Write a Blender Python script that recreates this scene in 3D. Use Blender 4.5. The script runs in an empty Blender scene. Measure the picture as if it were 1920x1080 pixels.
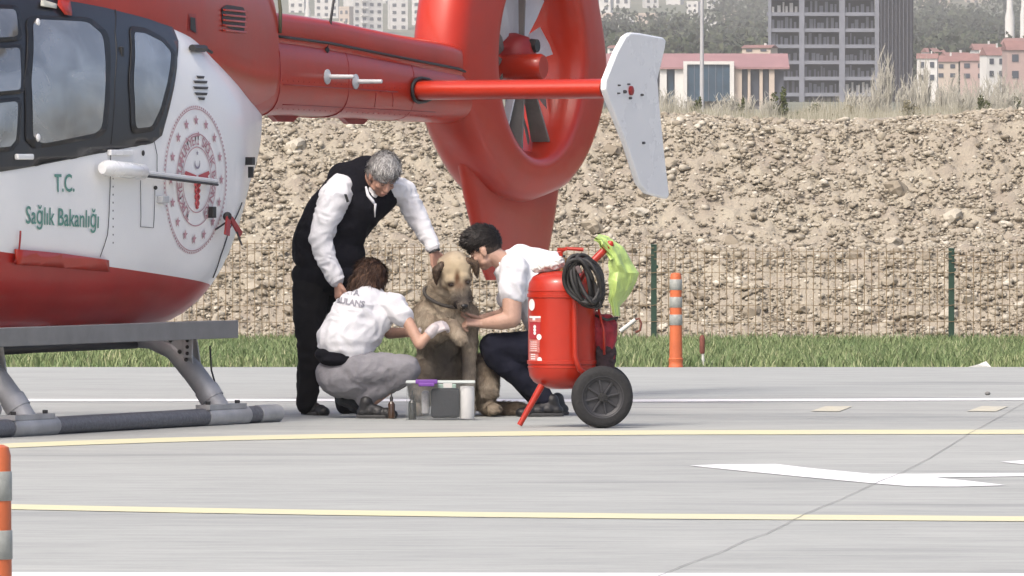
import bpy, bmesh, math, random
import numpy as np
from mathutils import Vector, Matrix, Quaternion, noise
from mathutils.bvhtree import BVHTree
R = math.radians
random.seed(7); rng = np.random.default_rng(7)
SC = bpy.context.scene
COL = SC.collection

# ------------------------------------------------------------ camera
F = 16700.0           # focal length in photo pixels (1920 wide)
CH = 1.574            # camera height
HY = 318.0            # horizon row
cd = bpy.data.cameras.new('camera'); cam = bpy.data.objects.new('camera', cd); COL.objects.link(cam)
cam.location = (0, 0, CH)
cd.sensor_width = 36; cd.lens = F/1920*36
cam.rotation_euler = (R(90)-math.atan((540-HY)/F), 0, 0)
cd.clip_start = 1; cd.clip_end = 9000
SC.camera = cam

# ------------------------------------------------------------ light
SUN_EL, SUN_AZ = R(52), math.atan2(-.52, -.85)
w = bpy.data.worlds.new('World'); SC.world = w; w.use_nodes = True
nt = w.node_tree; bg = nt.nodes['Background']
sky = nt.nodes.new('ShaderNodeTexSky'); sky.sky_type = 'NISHITA'; sky.sun_disc = False
sky.sun_elevation = SUN_EL; sky.sun_rotation = SUN_AZ; sky.dust_density = 5.0; sky.air_density = 0.6; sky.ozone_density = 0.3
nt.links.new(sky.outputs[0], bg.inputs[0]); bg.inputs[1].default_value = 0.15
sl = bpy.data.lights.new('sun', 'SUN'); sun = bpy.data.objects.new('sun', sl); COL.objects.link(sun)
sl.energy = 1.15; sl.angle = R(10); sl.color = (1, .965, .90)
sd = Vector((math.sin(SUN_AZ)*math.cos(SUN_EL), math.cos(SUN_AZ)*math.cos(SUN_EL), math.sin(SUN_EL)))
sun.rotation_euler = sd.to_track_quat('Z', 'Y').to_euler()
SC.view_settings.view_transform = 'Standard'; SC.view_settings.look = 'None'
SC.view_settings.gamma = 1; SC.view_settings.use_curve_mapping = False
SC.view_settings.exposure = 0.92
SC.cycles.max_bounces = 6; SC.cycles.volume_bounces = 0; SC.cycles.use_denoising = True

# ------------------------------------------------------------ helpers
def P(x, y, Y): return Vector(((x-960)*Y/F, Y, CH-(y-HY)*Y/F))
def G(x, y, z=0.0):
    Y = F*(CH-z)/(y-HY); return Vector(((x-960)*Y/F, Y, z))
def srgb(r, g, b):
    f = lambda c: (c/255/12.92) if c <= 10 else ((c/255+.055)/1.055)**2.4
    return (f(r), f(g), f(b), 1)
MATS = {}
def mat(name, col, rough=.6, metal=0, var=0.0, vs=6.0, bump=0.0, bs=40.0, coat=0, spec=.5, col2=None, stretch=(1,1,1), alpha=1, trans=0, sheen=0):
    if name in MATS: return MATS[name]
    m = bpy.data.materials.new(name); m.use_nodes = True; t = m.node_tree; n = t.nodes; b = n['Principled BSDF']
    c = tuple(col[:3])+(1,)
    b.inputs['Base Color'].default_value = c; b.inputs['Roughness'].default_value = rough; b.inputs['Metallic'].default_value = metal
    b.inputs['Coat Weight'].default_value = coat; b.inputs['Coat Roughness'].default_value = .12
    b.inputs['Specular IOR Level'].default_value = spec; b.inputs['Alpha'].default_value = alpha
    b.inputs['Transmission Weight'].default_value = trans
    if sheen: b.inputs['Sheen Weight'].default_value = sheen
    if var or bump:
        tc = n.new('ShaderNodeTexCoord'); mp = n.new('ShaderNodeMapping'); mp.inputs['Scale'].default_value = stretch
        t.links.new(tc.outputs['Object'], mp.inputs[0])
    if var:
        z = n.new('ShaderNodeTexNoise'); z.inputs['Scale'].default_value = vs; z.inputs['Detail'].default_value = 6; z.inputs['Roughness'].default_value = .65
        t.links.new(mp.outputs[0], z.inputs['Vector'])
        r = n.new('ShaderNodeValToRGB'); e = r.color_ramp.elements
        c2 = col2 if col2 else tuple(max(0, x*(1-var)) for x in c[:3])
        c1 = c if col2 else tuple(min(1, x*(1+var*.5)) for x in c[:3])
        e[0].position = .3; e[1].position = .7; e[0].color = tuple(c2[:3])+(1,); e[1].color = tuple(c1[:3])+(1,)
        t.links.new(z.outputs[0], r.inputs[0]); t.links.new(r.outputs[0], b.inputs['Base Color'])
        rr = n.new('ShaderNodeMapRange'); rr.inputs[3].default_value = max(0, rough-.08); rr.inputs[4].default_value = min(1, rough+.08)
        t.links.new(z.outputs[0], rr.inputs[0]); t.links.new(rr.outputs[0], b.inputs['Roughness'])
    if bump:
        z = n.new('ShaderNodeTexNoise'); z.inputs['Scale'].default_value = bs; z.inputs['Detail'].default_value = 5
        t.links.new(mp.outputs[0], z.inputs['Vector'])
        bn = n.new('ShaderNodeBump'); bn.inputs['Strength'].default_value = bump; bn.inputs['Distance'].default_value = .02
        t.links.new(z.outputs[0], bn.inputs['Height']); t.links.new(bn.outputs[0], b.inputs['Normal'])
    MATS[name] = m; return m
def tag(o, label=None, cat=None, group=None, kind=None):
    if label: o['label'] = label
    if cat: o['category'] = cat
    if group: o['group'] = group
    if kind: o['kind'] = kind
    return o
def empty(name, loc=(0,0,0), rz=0, label=None, cat=None, group=None):
    o = bpy.data.objects.new(name, None); COL.objects.link(o); o.location = loc; o.rotation_euler = (0,0,rz)
    o.empty_display_size = .1
    return tag(o, label, cat, group)
def link(name, me, m=None, parent=None, smooth=True):
    o = bpy.data.objects.new(name, me); COL.objects.link(o)
    if m is not None:
        for mm in (m if isinstance(m, (list, tuple)) else [m]): me.materials.append(mm)
    if smooth: me.polygons.foreach_set('use_smooth', [True]*len(me.polygons))
    if parent is not None: o.parent = parent
    return o
class MB:
    def __init__(s, T=None): s.v = []; s.f = []; s.T = T
    def add(s, vs, fs):
        k = len(s.v); s.v += [tuple(v) for v in vs]; s.f += [tuple(i+k for i in f) for f in fs]; return s
    def box(s, c, size, rot=None, taper=1.0):
        hx, hy, hz = size[0]/2, size[1]/2, size[2]/2
        vs = [Vector((x*hx*(taper if z > 0 else 1), y*hy*(taper if z > 0 else 1), z*hz)) for z in (-1,1) for y in (-1,1) for x in (-1,1)]
        if rot is not None: vs = [rot @ v for v in vs]
        return s.add([v+Vector(c) for v in vs], [(0,2,3,1),(4,5,7,6),(0,1,5,4),(2,6,7,3),(0,4,6,2),(1,3,7,5)])
    def tube(s, pts, r, n=10, cap=True, closed=False):
        pts = [Vector(p) for p in pts]; N = len(pts)
        rs = r if isinstance(r, (list, tuple)) else [r]*N
        rings = []; up = None
        for i, p in enumerate(pts):
            a = pts[(i-1) % N] if (closed or i > 0) else p; b = pts[(i+1) % N] if (closed or i < N-1) else p
            d = (b-a).normalized()
            if up is None: up = d.orthogonal().normalized()
            up = (up-d*up.dot(d)).normalized() if (up-d*up.dot(d)).length > 1e-6 else d.orthogonal().normalized()
            sd_ = d.cross(up)
            rings.append([p+(up*math.cos(2*math.pi*k/n)+sd_*math.sin(2*math.pi*k/n))*rs[i] for k in range(n)])
        fs = []
        for i in range(N if closed else N-1):
            j = (i+1) % N
            for k in range(n): fs.append((i*n+k, i*n+(k+1) % n, j*n+(k+1) % n, j*n+k))
        if cap and not closed: fs += [tuple(range(n-1,-1,-1)), tuple((N-1)*n+k for k in range(n))]
        return s.add([v for q in rings for v in q], fs)
    def lathe(s, prof, c=(0,0,0), n=24, rot=None, arc=1.0):
        vs = []; fs = []; c = Vector(c)
        for (r_, z) in prof:
            for k in range(n):
                v = Vector((r_*math.cos(2*math.pi*k/n), r_*math.sin(2*math.pi*k/n), z))
                if rot is not None: v = rot @ v
                vs.append(v+c)
        for i in range(len(prof)-1):
            for k in range(n): fs.append((i*n+k, i*n+(k+1) % n, (i+1)*n+(k+1) % n, (i+1)*n+k))
        if prof[0][0] > 1e-4: fs.append(tuple(range(n-1,-1,-1)))
        if prof[-1][0] > 1e-4: fs.append(tuple((len(prof)-1)*n+k for k in range(n)))
        return s.add(vs, fs)
    def prism(s, poly, vec):   # poly: list of 3d points, extruded by vec
        n = len(poly); vec = Vector(vec)
        vs = [Vector(p) for p in poly]+[Vector(p)+vec for p in poly]
        return s.add(vs, [tuple(range(n)), tuple(range(2*n-1, n-1, -1))]+[(i, i+n, (i+1) % n+n, (i+1) % n) for i in range(n)])
    def sphere(s, c, r, n=12, m=8, rot=None):
        rx, ry, rz_ = (r, r, r) if not isinstance(r, (list, tuple)) else r
        vs = []; fs = []
        for i in range(m+1):
            th = math.pi*i/m
            for k in range(n):
                v = Vector((rx*math.sin(th)*math.cos(2*math.pi*k/n), ry*math.sin(th)*math.sin(2*math.pi*k/n), rz_*math.cos(th)))
                if rot is not None: v = rot @ v
                vs.append(v+Vector(c))
        for i in range(m):
            for k in range(n): fs.append((i*n+k, (i+1)*n+k, (i+1)*n+(k+1) % n, i*n+(k+1) % n))
        return s.add(vs, fs)
    def mesh(s, name):
        me = bpy.data.meshes.new(name); me.from_pydata([tuple(v) for v in s.v], [], s.f)
        bm = bmesh.new(); bm.from_mesh(me)
        bmesh.ops.remove_doubles(bm, verts=bm.verts, dist=1e-5)
        bmesh.ops.recalc_face_normals(bm, faces=bm.faces); bm.to_mesh(me); bm.free(); me.update(); return me
    def build(s, name, m, parent=None, smooth=False, bevel=0, label=None, sharp=None):
        me = s.mesh(name)
        o = link(name, me, m, parent, smooth)
        if bevel:
            b = o.modifiers.new('b', 'BEVEL'); b.width = bevel; b.segments = 2; b.limit_method = 'ANGLE'; b.angle_limit = R(35)
            me.polygons.foreach_set('use_smooth', [True]*len(me.polygons))
            wn = o.modifiers.new('w', 'WEIGHTED_NORMAL')
        elif smooth and sharp:
            me.set_sharp_from_angle(angle=R(sharp))
        if label: o['label'] = label
        return o
def evald(o):
    dg = bpy.context.evaluated_depsgraph_get(); return bpy.data.meshes.new_from_object(o.evaluated_get(dg))
def fromnp(name, V, Fc, m, parent=None, smooth=False):
    me = bpy.data.meshes.new(name); V = np.asarray(V, np.float32); Fc = np.asarray(Fc, np.int32)
    me.vertices.add(len(V)); me.vertices.foreach_set('co', V.ravel())
    k = Fc.shape[1]; me.loops.add(Fc.size); me.loops.foreach_set('vertex_index', Fc.ravel())
    me.polygons.add(len(Fc)); me.polygons.foreach_set('loop_start', np.arange(0, Fc.size, k, dtype=np.int32))
    try: me.polygons.foreach_set('loop_total', np.full(len(Fc), k, np.int32))
    except Exception: pass
    me.update(calc_edges=True); me.validate()
    return link(name, me, m, parent, smooth)
def fbm(x, y, z=0.0, o=4):
    return noise.fractal(Vector((x, y, z)), 1.0, 2.0, o)
# ============================================================ SETTING
# concrete apron
def ground_mat():
    m = bpy.data.materials.new('apron_concrete'); m.use_nodes = True; t = m.node_tree; n = t.nodes; b = n['Principled BSDF']
    tc = n.new('ShaderNodeTexCoord')
    def nz(sc, det, st, rough=.6):
        mp = n.new('ShaderNodeMapping'); mp.inputs['Scale'].default_value = st; t.links.new(tc.outputs['Object'], mp.inputs[0])
        z = n.new('ShaderNodeTexNoise'); z.inputs['Scale'].default_value = sc; z.inputs['Detail'].default_value = det; z.inputs['Roughness'].default_value = rough
        t.links.new(mp.outputs[0], z.inputs['Vector']); return z.outputs[0]
    a = nz(.9, 6, (.35, 1, 1)); c = nz(7, 6, (.25, 1, 1), .7); d = nz(60, 3, (.5, 1, 1))
    def ramp(src, p0, c0, p1, c1):
        r = n.new('ShaderNodeValToRGB'); e = r.color_ramp.elements; e[0].position = p0; e[1].position = p1
        e[0].color = (*c0, 1); e[1].color = (*c1, 1); t.links.new(src, r.inputs[0]); return r.outputs[0]
    base = ramp(a, .3, (.305, .315, .300), .68, (.362, .372, .352))
    m2 = ramp(c, .28, (.76, .765, .77), .58, (1, 1, 1)); m3 = ramp(d, .3, (.93, .93, .93), .7, (1.03, 1.03, 1.03))
    st = ramp(nz(1.6, 4, (.12, .55, 1), .5), .30, (.74, .745, .76), .42, (1, 1, 1))
    cur = base
    for q in (m2, m3, st):
        x = n.new('ShaderNodeMix'); x.data_type = 'RGBA'; x.blend_type = 'MULTIPLY'; x.inputs[0].default_value = 1
        t.links.new(cur, x.inputs[6]); t.links.new(q, x.inputs[7]); cur = x.outputs[2]
    t.links.new(cur, b.inputs['Base Color']); b.inputs['Roughness'].default_value = .85
    bn = n.new('ShaderNodeBump'); bn.inputs['Strength'].default_value = .25; bn.inputs['Distance'].default_value = .01
    t.links.new(d, bn.inputs['Height']); t.links.new(bn.outputs[0], b.inputs['Normal'])
    return m
M_APRON = ground_mat()
EDGE = 71.0
mb = MB(); mb.add([(-60,-40,0),(60,-40,0),(60,EDGE,0),(-60,EDGE,0),(-60,EDGE,-.15),(60,EDGE,-.15)], [(0,1,2,3),(3,2,5,4)])
tag(mb.build('concrete_apron', M_APRON), kind='structure', label='pale brushed concrete helipad apron', )
M_SOIL = mat('soil', (.16,.17,.10), .95, var=.4, vs=3, bump=.6, bs=20)
mb = MB(); mb.add([(-60,EDGE,-.03),(60,EDGE,-.03),(60,82.2,-.02),(-60,82.2,-.02)], [(0,1,2,3)])
tag(mb.build('grass_verge_soil', M_SOIL), kind='structure')
# markings
M_WHITE = mat('marking_white', (.70,.70,.70), .7, var=.16, vs=9, stretch=(.4,1,1))
M_YELL = mat('marking_yellow', (.58,.54,.31), .7, var=.22, vs=4, stretch=(.3,1,1), col2=(.50,.49,.38))
M_FAINT = mat('marking_faded', (.50,.47,.34), .8, var=.25, vs=6, col2=(.40,.395,.36))
M_CRACK = mat('joint_filler', (.16,.16,.155), .9)
def strip(name, pts, wpx, m, z=.003, parent=None):
    V = []; n_ = []
    P0 = [G(x, y) for x, y in pts]
    for i, (x, y) in enumerate(pts):
        a = G(x, y-wpx/2); b = G(x, y+wpx/2)
        V += [(a.x, a.y, z), (b.x, b.y, z)]
    mb = MB(); mb.add(V, [(2*i, 2*i+1, 2*i+3, 2*i+2) for i in range(len(pts)-1)])
    return tag(mb.build(name, m, parent), kind='structure')
strip('white_line', [(-600,750),(0,751),(600,751),(1200,752),(1920,749),(2500,747)], 4.5, M_WHITE)
strip('yellow_line', [(-500,866),(-200,848),(25,836),(150,831),(300,826),(450,822),(600,819),(800,816),(1000,813.5),(1300,811.5),(1920,810.5),(2600,811)], 8.5, M_YELL)
strip('yellow_line', [(-600,941),(0,951),(300,957),(600,962),(900,966),(1200,969),(1920,974),(2600,979)], 9.5, M_YELL)
strip('white_line', [(-600,1078),(0,1079),(1000,1080),(2600,1082)], 9, M_WHITE)
for cx in (1562, 1855, 2150):
    mb = MB(); p = [G(cx-42,772), G(cx+12,772.5), G(cx+36,763), G(cx-14,762.5)]
    mb.add([(q.x,q.y,.004) for q in p], [(0,1,2,3)]); tag(mb.build('faded_dash', M_FAINT), kind='structure')
arrow = [(1293,874),(1350,871.5),(1455,871),(1522,879),(1633,889.5),(1720,889.5),(1920,888),(2060,887),(2060,893),(1920,894),(1755,896.5),(1820,903),(1887,911),(1800,913.5),(1709,913),(1633,907),(1482,893),(1380,883)]
mb = MB(); q = [G(*p) for p in arrow]; mb.add([(v.x,v.y,.003) for v in q], [tuple(range(len(q)))])
tag(mb.build('painted_arrow', M_WHITE), kind='structure')
q = [G(*p) for p in [(1875,867),(1920,864),(2050,862),(2050,873),(1920,871.5)]]
mb = MB(); mb.add([(v.x,v.y,.003) for v in q], [tuple(range(len(q)))]); tag(mb.build('painted_arrow', M_WHITE), kind='structure')
cr = [(2080,690),(1920,757),(1820,813),(1744,860),(1687,889),(1633,911),(1580,936),(1513,964),(1438,1002),(1395,1016),(1349,1038),(1278,1064),(1240,1080),(1180,1110)]
pc = [];
for i in range(len(cr)-1):
    for k in range(6):
        u = k/6; pc.append((cr[i][0]*(1-u)+cr[i+1][0]*u+random.uniform(-1,1), cr[i][1]*(1-u)+cr[i+1][1]*u+random.uniform(-.4,.4)))
V = []
for i, (x, y) in enumerate(pc):
    g = G(x, y); hw = .0015*(1+.5*random.random()); V += [(g.x-hw, g.y, .005), (g.x+hw, g.y, .005)]
tag(MB().add(V, [(2*i,2*i+1,2*i+3,2*i+2) for i in range(len(pc)-1)]).build('pavement_crack', M_CRACK), kind='structure')

# grass strip: real blades
def grass():
    N = 105000
    x = rng.uniform(-7.5, 7.5, N); y = EDGE+.03+rng.random(N)**.85*(81.6-EDGE); 
    pat = np.array([fbm(a*.9, b*.35) for a, b in zip(x[:4000], y[:4000])])
    h = rng.uniform(.045, .12, N); big = rng.random(N) < .05; h[big] *= 1.35
    h *= np.clip((y-EDGE)/.5, .45, 1)
    ang = rng.uniform(0, 2*np.pi, N); wd = rng.uniform(.0035, .0075, N)
    lean = rng.normal(0, .35, (N, 2))*h[:, None]
    dx = np.cos(ang)*wd; dy = np.sin(ang)*wd
    z0 = np.full(N, -.025)
    V = np.zeros((N, 5, 3), np.float32)
    V[:,0] = np.stack([x-dx, y-dy, z0], 1); V[:,1] = np.stack([x+dx, y+dy, z0], 1)
    mx = x+lean[:,0]*.4; my = y+lean[:,1]*.4; mz = z0+h*.62
    V[:,2] = np.stack([mx+dx*.8, my+dy*.8, mz], 1); V[:,3] = np.stack([mx-dx*.8, my-dy*.8, mz], 1)
    V[:,4] = np.stack([x+lean[:,0], y+lean[:,1], z0+h], 1)
    k = np.arange(N)[:,None]*5
    T = np.concatenate([k+np.array([[0,1,2]]), k+np.array([[0,2,3]]), k+np.array([[3,2,4]])], 0)
    m = bpy.data.materials.new('grass_blades'); m.use_nodes = True; t = m.node_tree; n = t.nodes; b = n['Principled BSDF']
    g = n.new('ShaderNodeNewGeometry'); r = n.new('ShaderNodeValToRGB'); e = r.color_ramp.elements
    e[0].color = (.09,.13,.055,1); e[1].color = (.34,.34,.22,1); e[1].position = 1
    e2 = e.new(.45); e2.color = (.155,.205,.095,1); e3 = e.new(.85); e3.color = (.23,.275,.14,1)
    t.links.new(g.outputs['Random Per Island'], r.inputs[0])
    nz = n.new('ShaderNodeTexNoise'); nz.inputs['Scale'].default_value = 1.1; tc = n.new('ShaderNodeTexCoord'); t.links.new(tc.outputs['Object'], nz.inputs['Vector'])
    r2 = n.new('ShaderNodeValToRGB'); r2.color_ramp.elements[0].position = .35; r2.color_ramp.elements[1].position = .65
    r2.color_ramp.elements[0].color = (.75,.85,.75,1); r2.color_ramp.elements[1].color = (1.15,1.1,1.05,1)
    t.links.new(nz.outputs[0], r2.inputs[0])
    x_ = n.new('ShaderNodeMix'); x_.data_type = 'RGBA'; x_.blend_type = 'MULTIPLY'; x_.inputs[0].default_value = 1
    t.links.new(r.outputs[0], x_.inputs[6]); t.links.new(r2.outputs[0], x_.inputs[7]); t.links.new(x_.outputs[2], b.inputs['Base Color'])
    b.inputs['Roughness'].default_value = .7; b.inputs['Specular IOR Level'].default_value = .25
    o = fromnp('grass', V.reshape(-1,3), T, m)
    tag(o, 'strip of rough green grass between the apron and the wire fence', 'grass', kind='stuff')
grass()

# rubble bank
PROF = [(81.9,-.05),(82.3,.12),(83.2,.66),(83.5,.80),(84.1,.86),(84.5,1.05),(85.8,1.95),(86.3,2.07),(88.5,2.02),(92,1.9),(100,1.6)]
def bank_z(x, y):
    for (a, za), (b, zb) in zip(PROF, PROF[1:]):
        if y <= b: z = za+(zb-za)*(y-a)/(b-a); break
    else: z = PROF[-1][1]
    k = 1 if 82.4 < y else .3
    return z+k*(.07*fbm(x*.5, y*.5, 3)+.035*fbm(x*2, y*2, 5)*1)
def rock_mat(name, c1, c2, c3, spec=.2):
    m = bpy.data.materials.new(name); m.use_nodes = True; t = m.node_tree; n = t.nodes; b = n['Principled BSDF']
    g = n.new('ShaderNodeNewGeometry'); oi = n.new('ShaderNodeObjectInfo'); ad = n.new('ShaderNodeMath'); ad.operation = 'ADD'; fr = n.new('ShaderNodeMath'); fr.operation = 'FRACT'
    t.links.new(g.outputs['Random Per Island'], ad.inputs[0]); t.links.new(oi.outputs['Random'], ad.inputs[1]); t.links.new(ad.outputs[0], fr.inputs[0])
    r = n.new('ShaderNodeValToRGB'); e = r.color_ramp.elements; e[0].color = (*c1,1); e[1].color = (*c3,1); q = e.new(.55); q.color = (*c2,1)
    q2 = e.new(.88); q2.color = tuple(.5*(a+b_) for a, b_ in zip(c2, c3))+(1,)
    t.links.new(fr.outputs[0], r.inputs[0])
    tc = n.new('ShaderNodeTexCoord'); nz = n.new('ShaderNodeTexNoise'); nz.inputs['Scale'].default_value = 25; nz.inputs['Detail'].default_value = 5; t.links.new(tc.outputs['Object'], nz.inputs['Vector'])
    r2 = n.new('ShaderNodeValToRGB'); r2.color_ramp.elements[0].position = .3; r2.color_ramp.elements[1].position = .7
    r2.color_ramp.elements[0].color = (.8,.78,.75,1); r2.color_ramp.elements[1].color = (1.1,1.1,1.1,1); t.links.new(nz.outputs[0], r2.inputs[0])
    x_ = n.new('ShaderNodeMix'); x_.data_type = 'RGBA'; x_.blend_type = 'MULTIPLY'; x_.inputs[0].default_value = 1
    t.links.new(r.outputs[0], x_.inputs[6]); t.links.new(r2.outputs[0], x_.inputs[7]); t.links.new(x_.outputs[2], b.inputs['Base Color'])
    b.inputs['Roughness'].default_value = .9; b.inputs['Specular IOR Level'].default_value = spec
    return m
M_ROCK = rock_mat('rubble_stone', (.235,.205,.16), (.325,.292,.232), (.50,.47,.40))
M_EARTH = mat('bank_earth', (.335,.302,.235), .95, var=.35, vs=2.5, bump=1.0, bs=28, col2=(.235,.20,.16))
def bank():
    nx, ys = 560, np.concatenate([np.linspace(81.9,86.6,150), np.linspace(86.8,100,16)])
    xs = np.linspace(-8.5, 8.5, nx)
    V = np.zeros((len(ys), nx, 3), np.float32)
    for j, y in enumerate(ys):
        for i, x in enumerate(xs):
            z = bank_z(x, y)
            if y < 86.7: z += .06*noise.noise(Vector((x*6, y*7, 1)))+.042*noise.noise(Vector((x*15, y*15, 4)))
            V[j, i] = (x, y, z)
    ii = (np.arange(len(ys)-1)[:,None]*nx+np.arange(nx-1)[None]).ravel()
    Fq = np.stack([ii, ii+1, ii+1+nx, ii+nx], 1)
    o = fromnp('rubble_bank', V.reshape(-1,3), Fq, M_EARTH); tag(o, 'long bank of pale earth and broken stone behind the fence', kind='structure')
    # rocks
    def rockv(seed, n=1):
        bm = bmesh.new(); bmesh.ops.create_icosphere(bm, subdivisions=n, radius=1); r_ = random.Random(seed)
        off = Vector((r_.random()*50, r_.random()*50, 0))
        for v in bm.verts:
            k = 1+.55*noise.noise(v.co*1.3+off)+r_.uniform(-.16,.16); v.co *= k; v.co.z *= .78
        Vv = np.array([v.co[:] for v in bm.verts]); Ff = np.array([[v.index for v in f.verts] for f in bm.faces]); me = bpy.data.meshes.new('rock'); bm.to_mesh(me); bm.free(); return Vv, Ff, me
    var = [rockv(k, 1) for k in range(14)]; varb = [rockv(100+k, 2)[2] for k in range(14)]
    for me in varb: me.materials.append(M_ROCK)
    for k in range(300):
        x = random.uniform(-6.3, 5.6) if k > 40 else random.uniform(-5,5.3)
        y = 82.2+random.random()**1.1*4.0
        s_ = random.choice([.03,.033,.036,.04,.045,.055])*(1.35 if y < 83.6 else .9)
        if k % 14 == 0: s_ = random.uniform(.07,.09)
        ob = bpy.data.objects.new('rock', varb[k % 14]); COL.objects.link(ob)
        ob.location = (x, y, bank_z(x, y)+s_*.30); ob.scale = (s_*random.uniform(.9,1.5), s_, s_*random.uniform(.7,1.1)); ob.rotation_euler = (random.uniform(-.5,.5), random.uniform(-.5,.5), random.uniform(0,6.28)); ob.parent = o
    N = 56000; VV = []; FF = []; k0 = 0
    for k in range(N):
        x = random.uniform(-7, 7); y = 82.1+random.random()*4.6
        dens = fbm(x*.8, y*1.1, 9)
        if dens < -.28 and random.random() < .6: continue
        if 83.45 < y < 84.05 and random.random() < .6: continue
        s_ = .008+.017*random.random()**2.2
        if random.random() < .10: s_ *= 1.9
        Vv, Ff, _ = var[k % 14]
        a = random.uniform(0, 6.28); ca, sa = math.cos(a), math.sin(a); t_ = random.uniform(-.7,.7); ct, st = math.cos(t_), math.sin(t_)
        M = np.array([[ca,-sa,0],[sa,ca,0],[0,0,1]]) @ np.array([[1,0,0],[0,ct,-st],[0,st,ct]])
        VV.append((Vv*np.array([s_*random.uniform(.9,1.5), s_, s_*random.uniform(.7,1.1)])) @ M.T+np.array([x, y, bank_z(x, y)+s_*.3+.012])); FF.append(Ff+k0); k0 += len(Vv)
    s = fromnp('loose_rubble', np.concatenate(VV), np.concatenate(FF), M_ROCK, o); s['kind'] = 'stuff'
bank()

# fence
FY = 81.0
M_POST = mat('fence_green', (.018,.05,.032), .5, var=.3, vs=10)
M_WIRE = mat('rusty_wire', (.22,.165,.10), .8, metal=.0, var=.3, vs=4)
fence = empty('wire_fence', (P(668,640,FY).x,FY,0), label='low rusty welded mesh fence with dark green posts along the grass', cat='fence')
posts = [P(x, 0, FY).x for x in (-448,110,668,1226,1784,2342)]
for i, x in enumerate(posts):
    px_top = 460+7*(i-3)
    h = CH-(px_top-HY)*FY/F
    o = MB().box((0,0,h/2-.05), (.052,.052,h+.1)).box((0,0,h+.004),(.058,.058,.012)).box((.03,-.01,h*.78),(.02,.03,.03)).build('post', M_POST, fence, bevel=.004)
    o.location = (x-fence.location.x, 0, 0)
    if i+1 < len(posts):
        x1 = posts[i+1]; mb = MB(); n = 41; h2 = h-.035; 
        for k in range(1, n):
            xx = (x1-x)*k/n+random.uniform(-.002,.002); mb.box((xx, random.uniform(-.003,.003)-.03, h2/2), (.0075,.0075,h2+.02))
        for zz in (.04, .19, .34, .49, .64, h2-.085, h2-.02):
            y0 = .0
            for k in range(n): mb.box(((x1-x)*(k+.5)/n, -.035+.006*math.sin(k*.9+zz*9), zz+.004*math.sin(k*.35+zz*5)), ((x1-x)/n*1.02,.0055,.0055))
        m_ = mb.build('mesh_panel', M_WIRE, fence); m_.location = (x-fence.location.x, 0, 0); m_['kind'] = 'stuff'

# delineator posts
M_OR = mat('orange_plastic', (.50,.12,.04), .45, var=.18, vs=8, bump=.1, bs=20)
M_REFL = mat('reflective_band', (.28,.29,.265), .4, var=.22, vs=30)
def delineator(x, y, label, bands=((.335,.42),(.475,.56),(.615,.70))):
    t = empty('delineator_post', (x, y, 0), label=label, cat='bollard', group='orange and white flexible marker posts')
    s_ = .75/.75
    r0, r1 = .052, .046
    zs = [0,.03,.035,.30,.385,.385,.455,.455,.54,.54,.605,.605,.69,.69,.735,.75]
    rr = lambda z: r0+(r1-r0)*z/.75
    MB().lathe([(.058,0),(.058,.012),(.055,.018),(.055,.05),(.0575,.055),(.0575,.07),(.0525,.075),(.052,.09)]+[(rr(z), z) for z in (.2,.4,.6,.72)]+[(.040,.745),(.024,.752),(0,.753)], n=28).build('tube', M_OR, t, smooth=True, sharp=40)
    for z0, z1 in bands:
        MB().lathe([(rr(z0)+.0008, z0), (rr(z0)+.003, z0+.002), (rr(z1)+.003, z1-.002), (rr(z1)+.0008, z1)], n=28).build('reflective_band', M_REFL, t, smooth=True, sharp=50)
    return t
delineator(P(1267,688,EDGE).x, EDGE-.06, 'orange and white marker post at the far grass edge of the apron')
nY = 26.6
delineator(P(-9,0,nY).x, nY, 'orange marker post cut off at the left edge, nearest the camera', ((.235,.32),(.41,.497),(.585,.673)))

# sprinkler, hose end, pebble, paper scrap
M_RUST = mat('rusty_pipe', (.16,.05,.035), .8, var=.3, vs=30)
M_LBLUE = mat('pale_plastic', (.55,.55,.52), .6)
sp = empty('sprinkler_riser', G(1319,684), label='short rusty sprinkler riser standing in the grass beside the marker post', cat='sprinkler')
MB().tube([(0,0,-.03),(-.005,0,.1)], .012, 8).build('pipe', M_LBLUE, sp, smooth=True, sharp=40)
MB().lathe([(.018,0),(.022,.02),(.022,.13),(.012,.15),(0,.152)], (-.01,0,.09), 12).build('sprinkler_head', M_RUST, sp, smooth=True, sharp=40)
MB().box((.05,0,.015),(.09,.05,.03)).build('valve_cap', mat('dark_green_plastic',(.04,.06,.035),.7), sp, bevel=.006)
hb = empty('hose_end', P(1185,606,76), label='white pipe end with a curled brown hose lying in the grass behind the extinguisher', cat='hose')
MB().tube([(-.1,0,-.07),(.03,0,.03)], .018, 10).build('pipe', M_LBLUE, hb, smooth=True, sharp=40)
MB().tube([(.03,0,.03),(.06,0,.04),(.08,0,.0),(.07,0,-.06),(.03,0,-.08)], .01, 8).build('hose', M_RUST, hb, smooth=True)
g = G(1852,741); tag(MB().sphere((g.x,g.y,.012),(.02,.02,.014),8,6).build('pebble', M_CRACK), 'tiny black stone lying on the concrete at far right', 'stone')
g = G(1840,688); tag(MB().prism([(g.x-.1,g.y,0),(g.x+.08,g.y,0),(g.x+.04,g.y+.02,.045),(g.x-.02,g.y,.02)],(0,.03,0)).build('concrete_scrap', M_LBLUE), 'pale scrap lying on the grass edge at far right', 'scrap')
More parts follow.
